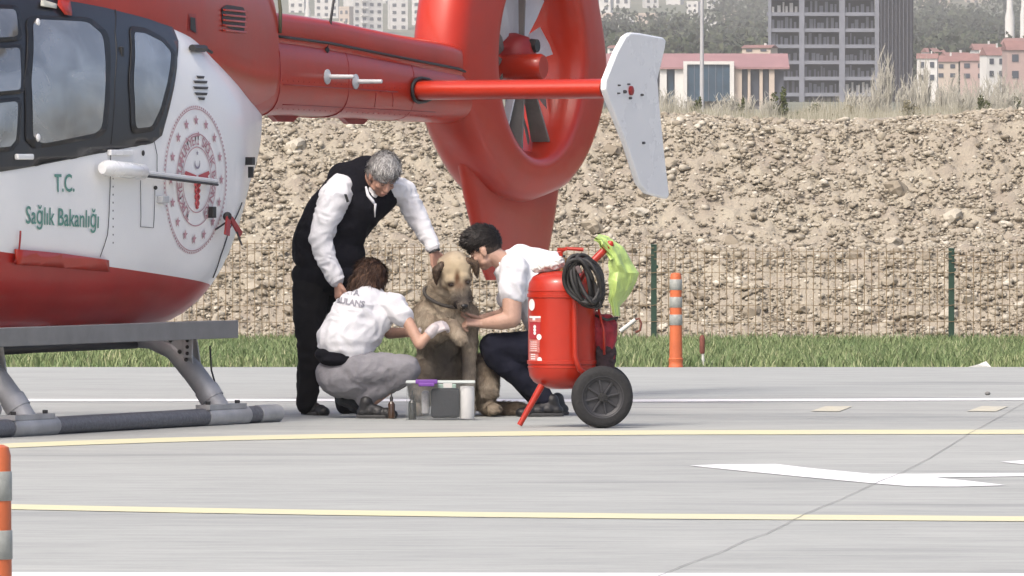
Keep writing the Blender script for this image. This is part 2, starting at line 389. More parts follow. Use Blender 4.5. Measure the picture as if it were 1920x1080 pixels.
# ------------------------------------------------------------ terrain, town and haze
TZ = [(95,1.2),(110,2.0),(300,3.2),(500,4.2),(800,6.2),(1100,9.0),(1600,13.5),(2000,20),(2500,30),(3000,42),(3600,56),(4200,84),(5000,130),(5200,132)]
def tz(y):
    for (a, za), (b, zb) in zip(TZ, TZ[1:]):
        if y <= b: return za+(zb-za)*(max(y,a)-a)/(b-a)
    return TZ[-1][1]
ys = list(np.concatenate([np.linspace(95,300,12), np.linspace(340,1600,30), np.linspace(1650,5200,50)]))
V = []; nx = 60
for y in ys:
    for i in range(nx):
        x = (i/(nx-1)-.5)*y*.5; amp = min(1.0, y/3000)*6
        V.append((x, y, tz(y)+amp*.4*fbm(x/180, y/220, 2)-(.3 if y < 120 else 0)))
Fq = [(j*nx+i, j*nx+i+1, (j+1)*nx+i+1, (j+1)*nx+i) for j in range(len(ys)-1) for i in range(nx-1)]
M_HILL = mat('dry_hillside', (.20,.19,.14), .95, var=.45, vs=.02, col2=(.10,.12,.075))
tag(fromnp('hillside', V, Fq, M_HILL, smooth=True), 'dry hillside rising behind the town', kind='structure')
M_LEAFD = rock_mat('dark_foliage', (.030,.045,.028), (.055,.07,.04), (.10,.11,.065), .1)
M_LEAFL = rock_mat('dry_foliage', (.16,.15,.09), (.24,.22,.14), (.36,.33,.22), .1)
M_LEAFG = rock_mat('green_foliage', (.07,.09,.04), (.11,.13,.055), (.18,.19,.09), .1)
M_BARK = mat('bark', (.15,.12,.09), .9, var=.3, vs=5)
M_TWIG = mat('pale_twigs', (.42,.40,.34), .9, var=.3, vs=3)
def leafcloud(cs, rs, n, size, seed=1):
    g = np.random.default_rng(seed); V = []; T = []
    for (c, r) in zip(cs, rs):
        for _ in range(n):
            d = g.normal(size=3); d /= np.linalg.norm(d); p = np.array(c)+d*np.array(r)*g.uniform(.45,1.05)
            a = g.normal(size=3); a /= np.linalg.norm(a); b = np.cross(a, g.normal(size=3)); b /= np.linalg.norm(b)
            s_ = size*g.uniform(.6,1.4); k = len(V); V += [p-a*s_-b*s_*.6, p+a*s_*.9-b*s_*.5, p+b*s_, p+a*s_*.3+b*s_*.2+np.cross(a,b)*s_*.6]; T += [(k,k+1,k+2),(k,k+1,k+3),(k+1,k+2,k+3)]
    return V, T
# far wood (one mass)
cs, rs = [], []
for k in range(2300):
    y = random.uniform(1700, 4700); x = random.uniform(-.04,.065)*y
    px = 960+F*x/y
    z = tz(y)
    if y > 3300 and px < 1345: continue
    if 1095 < px < 1960:
        if px > 1700 and random.random() < .25: continue
        h = random.uniform(6,13); cs.append((x, y, z+h*.5)); rs.append((h*.55, h*.55, h*.6))
V, T = leafcloud(cs, rs, 60, .85, 3)
tag(fromnp('distant_wood', V, T, M_LEAFD), 'hazy grey green wood covering the slope behind the red roofed hall', 'wood', kind='stuff')

M_WALL = mat('far_white_wall', (.62,.61,.58), .8, var=.12, vs=.3)
M_WALLB = mat('far_beige_wall', (.50,.42,.35), .8, var=.12, vs=.3)
M_WALLR = mat('far_pink_wall', (.42,.31,.28), .8, var=.12, vs=.3)
M_ROOF = mat('far_red_roof', (.24,.13,.115), .8, var=.25, vs=.5)
M_ROOFP = mat('hall_red_roof', (.30,.165,.165), .7, var=.15, vs=.3)
M_WIN = mat('far_window', (.06,.07,.09), .25)
M_GLASSB = mat('hall_glass', (.05,.09,.13), .12, var=.3, vs=.5)
M_CONC = mat('grey_concrete_frame', (.19,.20,.235), .8, var=.2, vs=.4)
M_DARKIN = mat('unfinished_interior', (.012,.014,.02), .9)
M_NET = mat('scaffold_net', (.016,.016,.024), .9, var=.5, vs=.8, stretch=(2,2,.3))
M_BLOCK = mat('interior_blocks', (.12,.125,.15), .9)
# hall with the long pink-red roof
Yh = 1100.0
def hx(px): return (px-960)*Yh/F
def hz(py): return CH-(py-HY)*Yh/F
base = empty('long_hall', (hx(1290), Yh, hz(205)), label='long low white hall with a pink red roof and large dark glass front', cat='building')
bx, bz = base.location.x, base.location.z
def hbox(name, x0, x1, y0, y1, m, d0, d1, par=base):   # px box, depth offsets
    return MB().box(((hx(x0)+hx(x1))/2-bx, (d0+d1)/2, (hz(y0)+hz(y1))/2-bz), (abs(hx(x1)-hx(x0)), abs(d1-d0), abs(hz(y1)-hz(y0)))).build(name, m, par)
hbox('wall', 1060, 1470, 124, 205, M_BLOCK, 1, 14)
rf = MB(); x0, x1 = hx(1050)-bx, hx(1480)-bx; ze, zt_ = hz(126)-bz, hz(99)-bz
rf.add([(x0,-.4,ze),(x1,-.4,ze),(x1,7,zt_),(x0,7,zt_),(x0,15,ze),(x1,15,ze),(x0,-.4,ze-.25),(x1,-.4,ze-.25)], [(0,1,2,3),(3,2,5,4),(0,6,7,1),(0,3,4),(1,5,2)]); rf.build('roof', M_ROOFP, base)
for a, b in ((1100,1112),(1150,1162),(1184,1196),(1237,1250),(1265,1286)): hbox('pillar', a, b, 125, 205, M_WALL, 0, .98)
for a, b in ((1116,1146),(1200,1232),(1252,1263)): hbox('window', a, b, 128, 200, M_GLASSB, .6, .95)
hbox('glass_front', 1288, 1368, 121, 190, M_GLASSB, -.6, -.3)
for a, b, c, d in ((1281,1288,115,190),(1368,1376,115,190),(1288,1368,115,121)): hbox('frame', a, b, c, d, M_WALL, -.9, 0)
for k in range(1,6): hbox('mullion', 1288+k*13.3, 1288.8+k*13.3, 121.3, 189.8, M_CONC, -.72, -.61)
for a, b in ((1377,1391),(1402,1407),(1424,1430),(1442,1452)): hbox('pillar', a, b, 126, 205, M_WALLB, 0, .97)
for a, b in ((1392,1401),(1408,1423),(1431,1441)): hbox('window', a, b, 130, 190, M_WIN, .6, .95)
# unfinished tower
Yt = 1600.0
tx = lambda px: (px-960)*Yt/F
tzz = lambda py: CH-(py-HY)*Yt/F
tb = empty('unfinished_tower', (tx(1545), Yt, tzz(196)), label='dark concrete tower block under construction with open floors', cat='building')
ox, oz = tb.location.x, tb.location.z
def tbox(name, x0, x1, z0, z1, m, d0, d1): return MB().box(((tx(x0)+tx(x1))/2-ox, (d0+d1)/2, (z0+z1)/2-oz), (tx(x1)-tx(x0), d1-d0, z1-z0)).build(name, m, tb)
st0 = tzz(207.5); SH = 2.89; NF = 12
tbox('core', 1447, 1640, st0, st0+NF*SH-.3, M_DARKIN, 2.2, 16)
for k in range(NF):
    z = st0+k*SH
    tbox('slab', 1438, 1649, z-.32, z+.32, M_CONC, -.4, 2.15)
    if k < NF-1:
        for (a, b) in ((1446,1498),(1508,1573),(1584,1640)):
            mb = MB(); x = a+2
            while x < b-4:
                w_ = random.uniform(2.5,7); hh = random.uniform(.9,2.1)
                mb.box(((tx(x)+tx(x+w_))/2-ox, 1.9, z+.35+hh/2-oz), (tx(x+w_)-tx(x), .2, hh)); x += w_+random.uniform(1,6)
            o_ = mb.build('infill_wall', random.choice([M_BLOCK, M_CONC, M_CONC, M_WALL]), tb); o_['kind'] = 'stuff'
for a, b in ((1440,1446),(1498,1508),(1573,1584),(1640,1648)): tbox('column', a, b, st0-.3, st0+NF*SH, M_CONC, -.6, -.42)
tbox('scaffold_side', 1650, 1712, st0-2, st0+NF*SH+1, M_NET, -.8, 15)
for k in range(9): tbox('scaffold_pole', 1651+k*7, 1652+k*7, st0-2, st0+NF*SH+1, M_BLOCK, -1.1, -.85)
# houses
def house(px, py, wpx, hpx, Y, wm, rm, roofpx, label, group='houses on the slope behind the tower', flat=False, cat='house'):
    s_ = Y/F; x = (px-960)*s_; z = CH-(py-HY)*s_; W, H = wpx*s_, hpx*s_
    t = empty('house' if cat == 'house' else 'apartment_block', (x, Y, z), R(random.uniform(-28,28)), label=label, cat=cat, group=group)
    MB().box((0, W*.4, H/2-2), (W, W*.8, H+4)).build('wall', wm, t)
    rh = roofpx*s_
    if flat: MB().box((0, W*.4, H+.4), (W*1.03, W*.83, .8)).build('roof', wm, t)
    else:
        MB().add([(-W*.54,-W*.06,H),(W*.54,-W*.06,H),(W*.54,W*.4,H+rh),(-W*.54,W*.4,H+rh),(-W*.54,W*.86,H),(W*.54,W*.86,H)], [(0,1,2,3),(3,2,5,4),(0,3,4),(1,5,2),(0,4,5,1)]).build('roof', rm, t)
        MB().box((W*.2, W*.4, H+rh), (W*.07, W*.07, rh*.9)).build('chimney', M_WALL, t)
    fl = max(2, round(H/3.0)); nw = max(2, round(W/(3.2 if cat == 'house' else 3.6)))
    if fl*nw > 24:
        mb = MB()
        for i in range(nw):
            for j in range(fl): mb.box((-W/2+(i+.5)*W/nw, -.12, (j+.55)*H/fl), (W/nw*.45, .2, H/fl*.42))
        o = mb.build('window', M_WIN, t); o['kind'] = 'stuff'
        mb = MB()
        for j in range(fl):
            for i in range(nw):
                if (i % 3) == 1: mb.box((-W/2+(i+.5)*W/nw, -.7, j*H/fl+.3), (W/nw*.8, 1.1, .9))
        if mb.v: o = mb.build('balcony', wm, t); o['kind'] = 'stuff'
    else:
        for i in range(nw):
            for j in range(fl):
                f_ = MB().box((-W/2+(i+.5)*W/nw, -.06, (j+.52)*H/fl), (W/nw*.42, .1, H/fl*.45)).build('window', M_WIN, t)
    return t
hs = [(1738,158,38,48,1500,M_WALL,10,'white two storey house directly beside the dark tower'),
      (1775,150,44,34,1560,M_WALLB,12,'beige house, second from the dark tower'),
      (1826,152,52,38,1520,M_WALLR,14,'reddish house with gable in the middle of the row'),
      (1868,150,40,46,1480,M_WALL,16,'white house with tall chimney right of the reddish one'),
      (1918,156,60,62,1450,M_WALLR,18,'large red brick house at the right edge'),
      (1800,130,50,22,1750,M_WALLB,10,'beige house in the upper row above the others'),
      (1850,116,46,22,1800,M_WALL,12,'white house in the upper row under the minaret'),
      (1755,118,36,20,1820,M_WALL,8,'small white house in the upper row beside the tower'),
      (1905,104,60,20,1850,M_WALLB,13,'wide beige house highest in the upper row'),
      (1418,108,56,18,1300,M_WALLB,6,'pale house showing above the right end of the hall roof'),
      (1155,104,34,14,1350,M_WALL,5,'small white house behind the tail plate')]
for (px, py, a, b, Y, wm, rf_, lb) in hs: house(px, py, a, b, Y, wm, M_ROOF, rf_, lb)
far = [(690,70,60,95,3600,'tall cream apartment tower with dark window columns'),(748,72,34,110,3650,'tall white apartment tower with stacked balconies'),(790,70,36,95,3700,'white apartment tower close to the red tail'),
       (612,34,44,50,3800,'pale block right of the minaret'),(556,30,30,40,3900,'pale block left of the minaret'),(645,46,22,30,3500,'low grey block behind the whip antenna'),
       (1128,22,34,40,3900,'white block beside the red shroud'),(1166,26,30,30,3950,'low white block in the far row'),(1222,20,26,34,3950,'white far block above the wood'),(1262,19,28,30,4000,'white paired far block above the wood'),
       (1298,26,22,20,3800,'small pale block left of the lamp pole'),(1345,24,28,24,3900,'pale block right of the lamp pole'),(1400,18,26,20,4100,'greyish block near the tower'),(1130,40,40,12,3500,'low beige building on the slope behind the shroud'),(1750,12,60,24,4000,'grey far block right of the tower'),(1830,8,44,20,4100,'far grey block near the minaret'),
 (1148,12,26,34,4150,'narrow white block high above the shroud'),(1190,14,24,30,4200,'squat white block between two taller ones'),(1244,10,20,28,4250,'slim pale block behind the paired block'),(1280,8,26,22,4300,'pale distant block highest left of the lamp pole'),(1322,12,22,26,4150,'beige distant block touching the lamp pole'),(1112,50,30,14,3450,'low beige house row beside the shroud'),(1175,48,30,12,3500,'low pale house above the wood edge'),(1210,40,40,12,3550,'long low beige house above the wood'),(1330,44,26,10,3500,'low pale house right of the lamp pole'),(1368,34,30,10,3650,'low beige house on the slope between pole and tower'),(1385,10,22,16,4200,'small pale block near the tower top'),(590,52,26,18,3450,'low pale building at the foot of the minaret'),(630,60,30,16,3400,'low beige building above the drive cover'),(720,24,24,50,4100,'pale tower behind the cream tower')]
for (px, py, a, b, Y, lb) in far: house(px, py, a, b, Y, M_WALL if 'grey' not in lb and 'beige' not in lb else M_WALLB, None, 0, lb, 'far apartment blocks on the ridge', True, 'apartment block')
# minarets
def minaret(px, py, wpx, Y, label, tip=60):
    s_ = Y/F; x = (px-960)*s_; z = CH-(py-HY)*s_; r_ = wpx*s_/2
    t = empty('minaret', (x, Y, z), label=label, cat='minaret')
    MB().lathe([(r_*1.5,-3),(r_*1.5,3),(r_,5),(r_*.9,tip*s_)], n=12).build('shaft', M_WALL, t, smooth=True, sharp=40)
    MB().lathe([(r_*.9,tip*s_),(r_*1.5,tip*s_+1),(r_*1.5,tip*s_+2),(r_*.8,tip*s_+2.1)], n=12).build('balcony', M_WALL, t)
    MB().lathe([(r_*.8,tip*s_+2.1),(r_*.8,tip*s_+6),(0,tip*s_+14)], n=12).build('spire', M_CONC, t)
minaret(577, 38, 7, 3300, 'white minaret rising left of the whip antenna')
minaret(1893, 56, 12, 2200, 'thick white minaret shaft above the right houses', 90)
minaret(1919, 50, 9, 2250, 'second white minaret shaft at the right edge', 90)
# lamp pole
lp = empty('street_lamp', P(1316,216,420), label='tall slim grey lamp pole in front of the hall', cat='lamp pole')
MB().tube([(0,0,-.5),(0,0,5.5),(0,0,9)], [.11,.085,.05], 10).build('pole', mat('galvanised', (.40,.40,.41), .5, var=.1, vs=3), lp, smooth=True, sharp=40)
MB().tube([(0,0,9),(.4,0,9.4),(1.2,0,9.5)], .035, 8).box((1.4,0,9.48),(.6,.22,.1)).build('lamp_arm', MATS['galvanised'], lp)
# shrubs and bare trees behind the bank
def bare(px, py, hpx, wpx, Y, label, name='bare_shrub', n=26, m=None, group='dry leafless shrubs behind the bank', cat='shrub'):
    s_ = Y/F; z = tz(Y)-.2; x = (px-960)*s_; H = CH-(py-hpx-HY)*s_-z; W = wpx*s_
    t = empty(name, (x, Y, z), label=label, cat=cat, group=group); mb = MB(); st = MB()
    for k in range(n):
        a = random.uniform(0, 6.28); rr = random.random()**.6*W/2; h = H*random.uniform(.55,1)*(1-.35*(rr/(W/2))**2)
        b0 = Vector((math.cos(a)*rr*.25, math.sin(a)*rr*.25, 0)); b1 = Vector((math.cos(a)*rr, math.sin(a)*rr, h)); md = (b0+b1)/2+Vector((random.uniform(-.1,.1)*W, 0, 0))
        (st if k < 5 else mb).tube([b0, md, b1], [.0016*Y/16*(1.3 if k < 5 else .8), .0012*Y/16, .0004*Y/16], 4)
        for q in range(7):
            u = random.uniform(.3,1); p = b0.lerp(b1, u); e = p+Vector((random.uniform(-.16,.16)*W, random.uniform(-.1,.1)*W, random.uniform(.05,.22)*H)); mb.tube([p, e], [.0007*Y/16, .0003*Y/16], 3)
    st.build('stem', m or M_TWIG, t); o = mb.build('twigs', m or M_TWIG, t); o['kind'] = 'stuff'
k = 0
spots = [(1660,205,112,60,480),(1250,222,60,60,300),(1290,222,46,50,320),(1360,222,54,60,300),(1400,222,44,50,340),(1440,222,50,50,310),(1540,222,40,60,330),(1600,222,60,60,350),(1640,222,80,70,320),(1700,222,84,50,340),(1735,222,110,40,400),(1765,222,70,50,330),(1800,222,66,60,300),(1850,222,74,60,340),(1890,222,64,60,320),(1925,222,70,50,330),(1722,222,92,60,420),(1782,222,84,60,410),(1822,222,88,50,430),(1872,222,92,60,400),(1905,222,84,50,390),(1215,222,44,40,300),(1170,222,40,50,320),(570,222,40,60,330)]
desc = ['tall bare pale tree in front of the dark tower','dry shrub just right of the tail end plate','low dry shrub left of the lamp pole','dry shrub right of the lamp pole below the glass front','low dry shrub under the hall\'s right pillars','dry shrub at the foot of the tower\'s left corner','low dry shrub below the tower','dry shrub below the tower\'s second bay','wide dry shrub before the tower\'s scaffold','dry shrub before the scaffolded tower side','tall thin dry shrub just right of the tower','dry shrub in front of the white house','dry shrub in front of the beige house','dry shrub in front of the reddish house','dry shrub left of the brick house','dry shrub at the right edge of the view','tall dry shrub covering the house beside the tower','tall dry shrub before the beige house wall','tall thin dry shrub before the reddish gable','tall wide dry shrub before the white house with tall chimney','tall dry shrub before the red brick house','dry shrub hidden partly by the tail end plate','dry shrub behind the red shroud','dry shrub behind the tail boom']
for s_, d_ in zip(spots, desc): bare(s_[0], s_[1], s_[2], s_[3], s_[4], d_, 'bare_tree' if 'tree' in d_ else 'dry_shrub', cat='tree' if 'tree' in d_ else 'shrub', n=34)
def bush(px, py, hpx, wpx, Y, label, m):
    s_ = Y/F; z = tz(Y)-.2; x = (px-960)*s_; H = CH-(py-hpx-HY)*s_-z; W = wpx*s_
    t = empty('bush', (x, Y, z), label=label, cat='bush', group='green bushes behind the bank')
    cs = [(random.uniform(-.3,.3)*W, random.uniform(-.2,.2)*W, H*u) for u in (.25,.35,.5,.7,.85)]; rs = [(W*.36*(1.1-u), W*.36*(1.1-u), H*.26) for u in (.1,.15,.3,.5,.7)]
    V, T = leafcloud(cs, rs, 130, .035*H, int(px)); o = fromnp('foliage', V, T, m, t)
    MB().tube([(0,0,0),(0,0,H*.8)], [.03*H,.01*H], 6).build('trunk', M_BARK, t)
for px, hp, wp, lb, m in ((1462,56,38,'dark green young conifer at the tower\'s left foot',M_LEAFG),(1305,40,26,'small green bush left of the lamp pole',M_LEAFG),(1388,38,26,'small conifer right of the glass front',M_LEAFG),(1520,30,70,'low yellow green bush below the tower',M_LEAFG),(1575,26,60,'low pale green bush below the tower\'s middle bay',M_LEAFL),(1840,42,44,'green bush below the reddish house',M_LEAFG),(1908,44,40,'dark green bush near the right edge',M_LEAFG),(1250,30,60,'pale straw bush right of the tail plate',M_LEAFL),(1700,34,60,'pale straw bush under the tower scaffold',M_LEAFL),(1790,36,70,'straw coloured bush below the beige house',M_LEAFL)):
    bush(px, 226, hp, wp, random.uniform(290,330), lb, m)
# dry reeds mass
V = []; T = []
for k in range(26000):
    y = random.uniform(240, 420); x = (random.uniform(480, 2050)-960)*y/F; z = tz(y)-.25
    den = fbm(x*.5, y*.02)
    h = random.uniform(.3,.85)*(1+.6*den)*(.7+.3*(y/300)); q = len(V); dx = random.uniform(-.25,.25)*h; w_ = random.uniform(.008,.022)
    V += [(x-w_,y,z),(x+w_,y,z),(x+dx,y,z+h)]; T.append((q,q+1,q+2))
M_REED = rock_mat('dry_reeds', (.22,.21,.155), (.34,.325,.26), (.46,.44,.37), .1)
tag(fromnp('dry_reeds', V, T, M_REED), 'band of straw coloured dry reeds behind the rubble bank', 'reeds', kind='stuff')
# haze
hz_m = bpy.data.materials.new('haze'); hz_m.use_nodes = True; n = hz_m.node_tree.nodes; n.remove(n['Principled BSDF'])
pv = n.new('ShaderNodeVolumePrincipled'); pv.inputs['Color'].default_value = (1,.97,.90,1); pv.inputs['Density'].default_value = .00016; pv.inputs['Anisotropy'].default_value = .2
hz_m.node_tree.links.new(pv.outputs[0], n['Material Output'].inputs['Volume'])
tag(MB().box((0, 2590, 74), (3200, 5320, 150)).build('haze', hz_m), 'thin pale air between the apron and the hills', 'haze', kind='stuff')
# ============================================================ HELICOPTER
HO = Vector((-2.336, 56.12, 0)); HA = R(65)
HEL = empty('helicopter', HO, HA, label='red and white ambulance helicopter parked on skids with its tail to the right', cat='helicopter')
HM = Matrix.Translation(HO) @ Matrix.Rotation(HA, 4, 'Z'); HI = HM.inverted()
def HL(a, b, z): return Vector((a, -b, z))         # b = towards the camera side
M_HW = mat('aircraft_white', (.82,.82,.81), .28, var=.02, vs=1.5, coat=.5, bump=.03, bs=3)
M_HR = mat('aircraft_red', (.40,.024,.008), .33, var=.14, vs=2, spec=.35, coat=.22, bump=.10, bs=4)
M_HRD = mat('dark_red_paint', (.30,.02,.018), .4, var=.2, vs=4)
M_BLK = mat('black_gloss_frame', (.017,.018,.021), .4, coat=.15, var=.15, vs=3)
M_RUB = mat('seal_rubber', (.010,.010,.011), .5)
M_SEAM = mat('panel_gap', (.05,.05,.055), .8)
M_DK = mat('dark_fitting', (.02,.02,.02), .5)
M_ALU = mat('skid_metal', (.40,.405,.41), .5, metal=.35, var=.25, vs=6, bump=.08, bs=30)
M_SKD = mat('skid_tube_grey', (.15,.155,.17), .6, metal=.2, var=.35, vs=40, bump=.3, bs=90)
M_STEP = mat('step_grey', (.19,.19,.19), .65, var=.2, vs=5)
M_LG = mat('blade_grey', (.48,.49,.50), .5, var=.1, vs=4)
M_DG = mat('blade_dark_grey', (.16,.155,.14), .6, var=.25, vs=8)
def hull_paint():
    m = bpy.data.materials.new('hull_paint'); m.use_nodes = True; t = m.node_tree; n = t.nodes; b = n['Principled BSDF']
    tc = n.new('ShaderNodeTexCoord'); sx = n.new('ShaderNodeSeparateXYZ'); t.links.new(tc.outputs['Object'], sx.inputs[0])
    mu = n.new('ShaderNodeMath'); mu.operation = 'MULTIPLY_ADD'; mu.inputs[1].default_value = .0737; mu.inputs[2].default_value = -.845
    t.links.new(sx.outputs[0], mu.inputs[0])
    ad = n.new('ShaderNodeMath'); ad.operation = 'ADD'; t.links.new(mu.outputs[0], ad.inputs[0]); t.links.new(sx.outputs[2], ad.inputs[1])
    st = n.new('ShaderNodeMath'); st.operation = 'GREATER_THAN'; st.inputs[1].default_value = 0; t.links.new(ad.outputs[0], st.inputs[0])
    nz = n.new('ShaderNodeTexNoise'); nz.inputs['Scale'].default_value = 2.2; nz.inputs['Detail'].default_value = 6; t.links.new(tc.outputs['Object'], nz.inputs['Vector'])
    def rp(c0, c1):
        r = n.new('ShaderNodeValToRGB'); r.color_ramp.elements[0].position = .3; r.color_ramp.elements[1].position = .7
        r.color_ramp.elements[0].color = (*c0,1); r.color_ramp.elements[1].color = (*c1,1); t.links.new(nz.outputs[0], r.inputs[0]); return r
    a_, c_ = rp((.34,.014,.010), (.43,.020,.014)), rp((.80,.80,.79), (.85,.85,.84))
    x = n.new('ShaderNodeMix'); x.data_type = 'RGBA'; t.links.new(st.outputs[0], x.inputs[0]); t.links.new(a_.outputs[0], x.inputs[6]); t.links.new(c_.outputs[0], x.inputs[7])
    t.links.new(x.outputs[2], b.inputs['Base Color']); b.inputs['Roughness'].default_value = .32; b.inputs['Specular IOR Level'].default_value = .3; b.inputs['Coat Weight'].default_value = .12; b.inputs['Coat Roughness'].default_value = .1
    z2 = n.new('ShaderNodeTexNoise'); z2.inputs['Scale'].default_value = 4; t.links.new(tc.outputs['Object'], z2.inputs['Vector'])
    bn = n.new('ShaderNodeBump'); bn.inputs['Strength'].default_value = .08; bn.inputs['Distance'].default_value = .02; t.links.new(z2.outputs[0], bn.inputs['Height']); t.links.new(bn.outputs[0], b.inputs['Normal'])
    return m
def interp(tab, a):
    for p, q in zip(tab, tab[1:]):
        if a <= q[0]:
            u = (a-p[0])/(q[0]-p[0]); return [p[i]+(q[i]-p[i])*u for i in range(1, len(p))]
    return list(tab[-1][1:])
def smoothtab(tab, n):   # catmull-rom resample
    T = np.array(tab); out = []
    xs = np.linspace(T[0,0], T[-1,0], n)
    for x in xs:
        i = int(np.clip(np.searchsorted(T[:,0], x)-1, 0, len(T)-2)); u = (x-T[i,0])/(T[i+1,0]-T[i,0])
        p0, p1, p2, p3 = T[max(i-1,0)], T[i], T[i+1], T[min(i+2, len(T)-1)]
        h = T[i+1,0]-T[i,0]
        m1 = (p2-p0)/(p2[0]-p0[0])*h; m2 = (p3-p1)/(p3[0]-p1[0])*h
        v = (2*u**3-3*u**2+1)*p1+(u**3-2*u**2+u)*m1+(-2*u**3+3*u**2)*p2+(u**3-u**2)*m2; v[0] = x; out.append(v)
    return out
def loft(rows, N=56):   # rows: a, w, zb, zt, zm, n
    V = []; 
    for (a, w_, zb, zt, zm, ex) in rows:
        w_ = max(w_, .004)
        for k in range(N):
            th = 2*math.pi*k/N; c, s_ = math.cos(th), math.sin(th)
            y = w_*math.copysign(abs(c)**(2/ex), c); hh = (zt-zm) if s_ > 0 else (zm-zb); z = zm+hh*math.copysign(abs(s_)**(2/ex), s_)
            V.append((a, y, z))
    n = len(rows); Fq = [(i*N+k, i*N+(k+1) % N, (i+1)*N+(k+1) % N, (i+1)*N+k) for i in range(n-1) for k in range(N)]
    Fq += [tuple(range(N-1,-1,-1)), tuple((n-1)*N+k for k in range(N))]
    return V, Fq
# cabin pod
pod = [(-5.3,.05,1.0,1.2,1.1,2.0),(-5.0,.36,.76,1.55,1.15,2.1),(-4.5,.60,.62,2.05,1.25,2.3),(-3.9,.73,.57,2.5,1.35,2.5),(-3.2,.79,.555,2.72,1.42,2.7),(-2.2,.80,.55,2.78,1.48,3.1),(-1.2,.80,.555,2.74,1.52,3.0),
       (-.5,.775,.565,2.62,1.6,2.75),(0,.71,.62,2.43,1.72,2.35),(.5,.53,.84,2.28,1.82,2.15),(1.0,.32,1.2,2.12,1.88,2.0),(1.4,.15,1.5,2.02,1.9,2.0),(1.62,.03,1.78,1.95,1.9,2.0)]
V, Fq = loft(smoothtab(pod, 90))
mb = MB(); mb.add(V, Fq); HULL = mb.build('cabin_hull', hull_paint(), HEL, smooth=True)
bt = BVHTree.FromPolygons([v.co.copy() for v in HULL.data.vertices], [tuple(p.vertices) for p in HULL.data.polygons])
CAM = Vector((0, 0, CH))
def rayhit(px, py, tree=bt):
    d = P(px, py, 60)-CAM; o = HI @ CAM; d = (HI.to_3x3() @ d).normalized()
    h = tree.ray_cast(o, d)[0]
    if h is None and tree is bt and px > 100: return rayhit(px-3, py)
    return h
def az(px, py):
    h = rayhit(px, py)
    if h is None: raise ValueError((px, py))
    return (h.x, h.z)
def side(a, z, off=.004, tree=bt):
    h, nrm, _, _ = tree.ray_cast(Vector((a, -3, z)), Vector((0, 1, 0)))
    if h is None: return None
    if nrm.y > 0: nrm = -nrm
    return h+nrm*off
def patch(name, poly, m, off=.004, cell=.06, label=None, tree=bt, thick=0):
    bm = bmesh.new(); vs = [bm.verts.new((a, 0, z)) for a, z in poly]; bm.faces.new(vs)
    bmesh.ops.triangulate(bm, faces=bm.faces)
    for ax, lo, hi in ((0, min(p[0] for p in poly), max(p[0] for p in poly)), (2, min(p[1] for p in poly), max(p[1] for p in poly))):
        x = lo+cell
        while x < hi:
            co = Vector((0,0,0)); co[ax] = x; no = Vector((0,0,0)); no[ax] = 1
            bmesh.ops.bisect_plane(bm, geom=bm.verts[:]+bm.edges[:]+bm.faces[:], plane_co=co, plane_no=no); x += cell
    bad = []
    for v in bm.verts:
        s_ = side(v.co.x, v.co.z, off, tree)
        if s_ is None: bad.append(v)
        else: v.co = s_
    bmesh.ops.delete(bm, geom=bad, context='VERTS')
    bmesh.ops.recalc_face_normals(bm, faces=bm.faces)
    me = bpy.data.meshes.new(name); bm.to_mesh(me); bm.free()
    # outward
    if len(me.polygons) and sum(p.normal.y*p.area for p in me.polygons) > 0: me.flip_normals()
    o = link(name, me, m, HEL, True)
    if thick:
        s_ = o.modifiers.new('s', 'SOLIDIFY'); s_.thickness = thick; s_.offset = 1
    if label: o['label'] = label
    return o
def rnd(pts, r=.25, k=4):   # round the corners of an outline
    out = []
    n = len(pts)
    for i in range(n):
        p, a, b = Vector(pts[i]), Vector(pts[i-1]), Vector(pts[(i+1) % n])
        s_, e = p.lerp(a, r), p.lerp(b, r)
        for j in range(k+1):
            u = j/k; out.append(tuple((1-u)**2*s_+2*u*(1-u)*p+u*u*e))
    return out
PX = lambda pts: [az(*p) for p in pts]
def ppatch(name, px, m, off, r=0, **k):
    q = PX(px); q = rnd(q, r) if r else q; return patch(name, q, m, off, **k)
ppatch('window_band', [(-90,330),(0,322),(60,312),(150,292),(205,275),(285,268),(302,254),(318,195),(331,110),(333,78),(322,52),(292,26),(250,6),(215,-10),(-90,-25)], M_BLK, .004, thick=.003)
def glass_mat():
    m = bpy.data.materials.new('cabin_glass'); m.use_nodes = True; t = m.node_tree; n = t.nodes; b = n['Principled BSDF']
    tc = n.new('ShaderNodeTexCoord'); nz = n.new('ShaderNodeTexNoise'); nz.inputs['Scale'].default_value = 2.2; nz.inputs['Detail'].default_value = 3; nz.inputs['Distortion'].default_value = .8
    mp = n.new('ShaderNodeMapping'); mp.inputs['Scale'].default_value = (1.2,1,2.2); t.links.new(tc.outputs['Object'], mp.inputs[0]); t.links.new(mp.outputs[0], nz.inputs['Vector'])
    r = n.new('ShaderNodeValToRGB'); e = r.color_ramp.elements; e[0].position = .35; e[1].position = .68; e[0].color = (.27,.265,.25,1); e[1].color = (.42,.405,.375,1); t.links.new(nz.outputs[0], r.inputs[0]); t.links.new(r.outputs[0], b.inputs['Base Color'])  # cloudy grey tones put into the base colour stand in for reflections
    b.inputs['Roughness'].default_value = .09; b.inputs['Metallic'].default_value = .65; b.inputs['Coat Weight'].default_value = .6; b.inputs['Coat Roughness'].default_value = .03
    z2 = n.new('ShaderNodeTexNoise'); z2.inputs['Scale'].default_value = 3.5; t.links.new(tc.outputs['Object'], z2.inputs['Vector'])
    bn = n.new('ShaderNodeBump'); bn.inputs['Strength'].default_value = .30; bn.inputs['Distance'].default_value = .02; t.links.new(z2.outputs[0], bn.inputs['Height']); t.links.new(bn.outputs[0], b.inputs['Normal'])
    return m
M_GL = glass_mat()
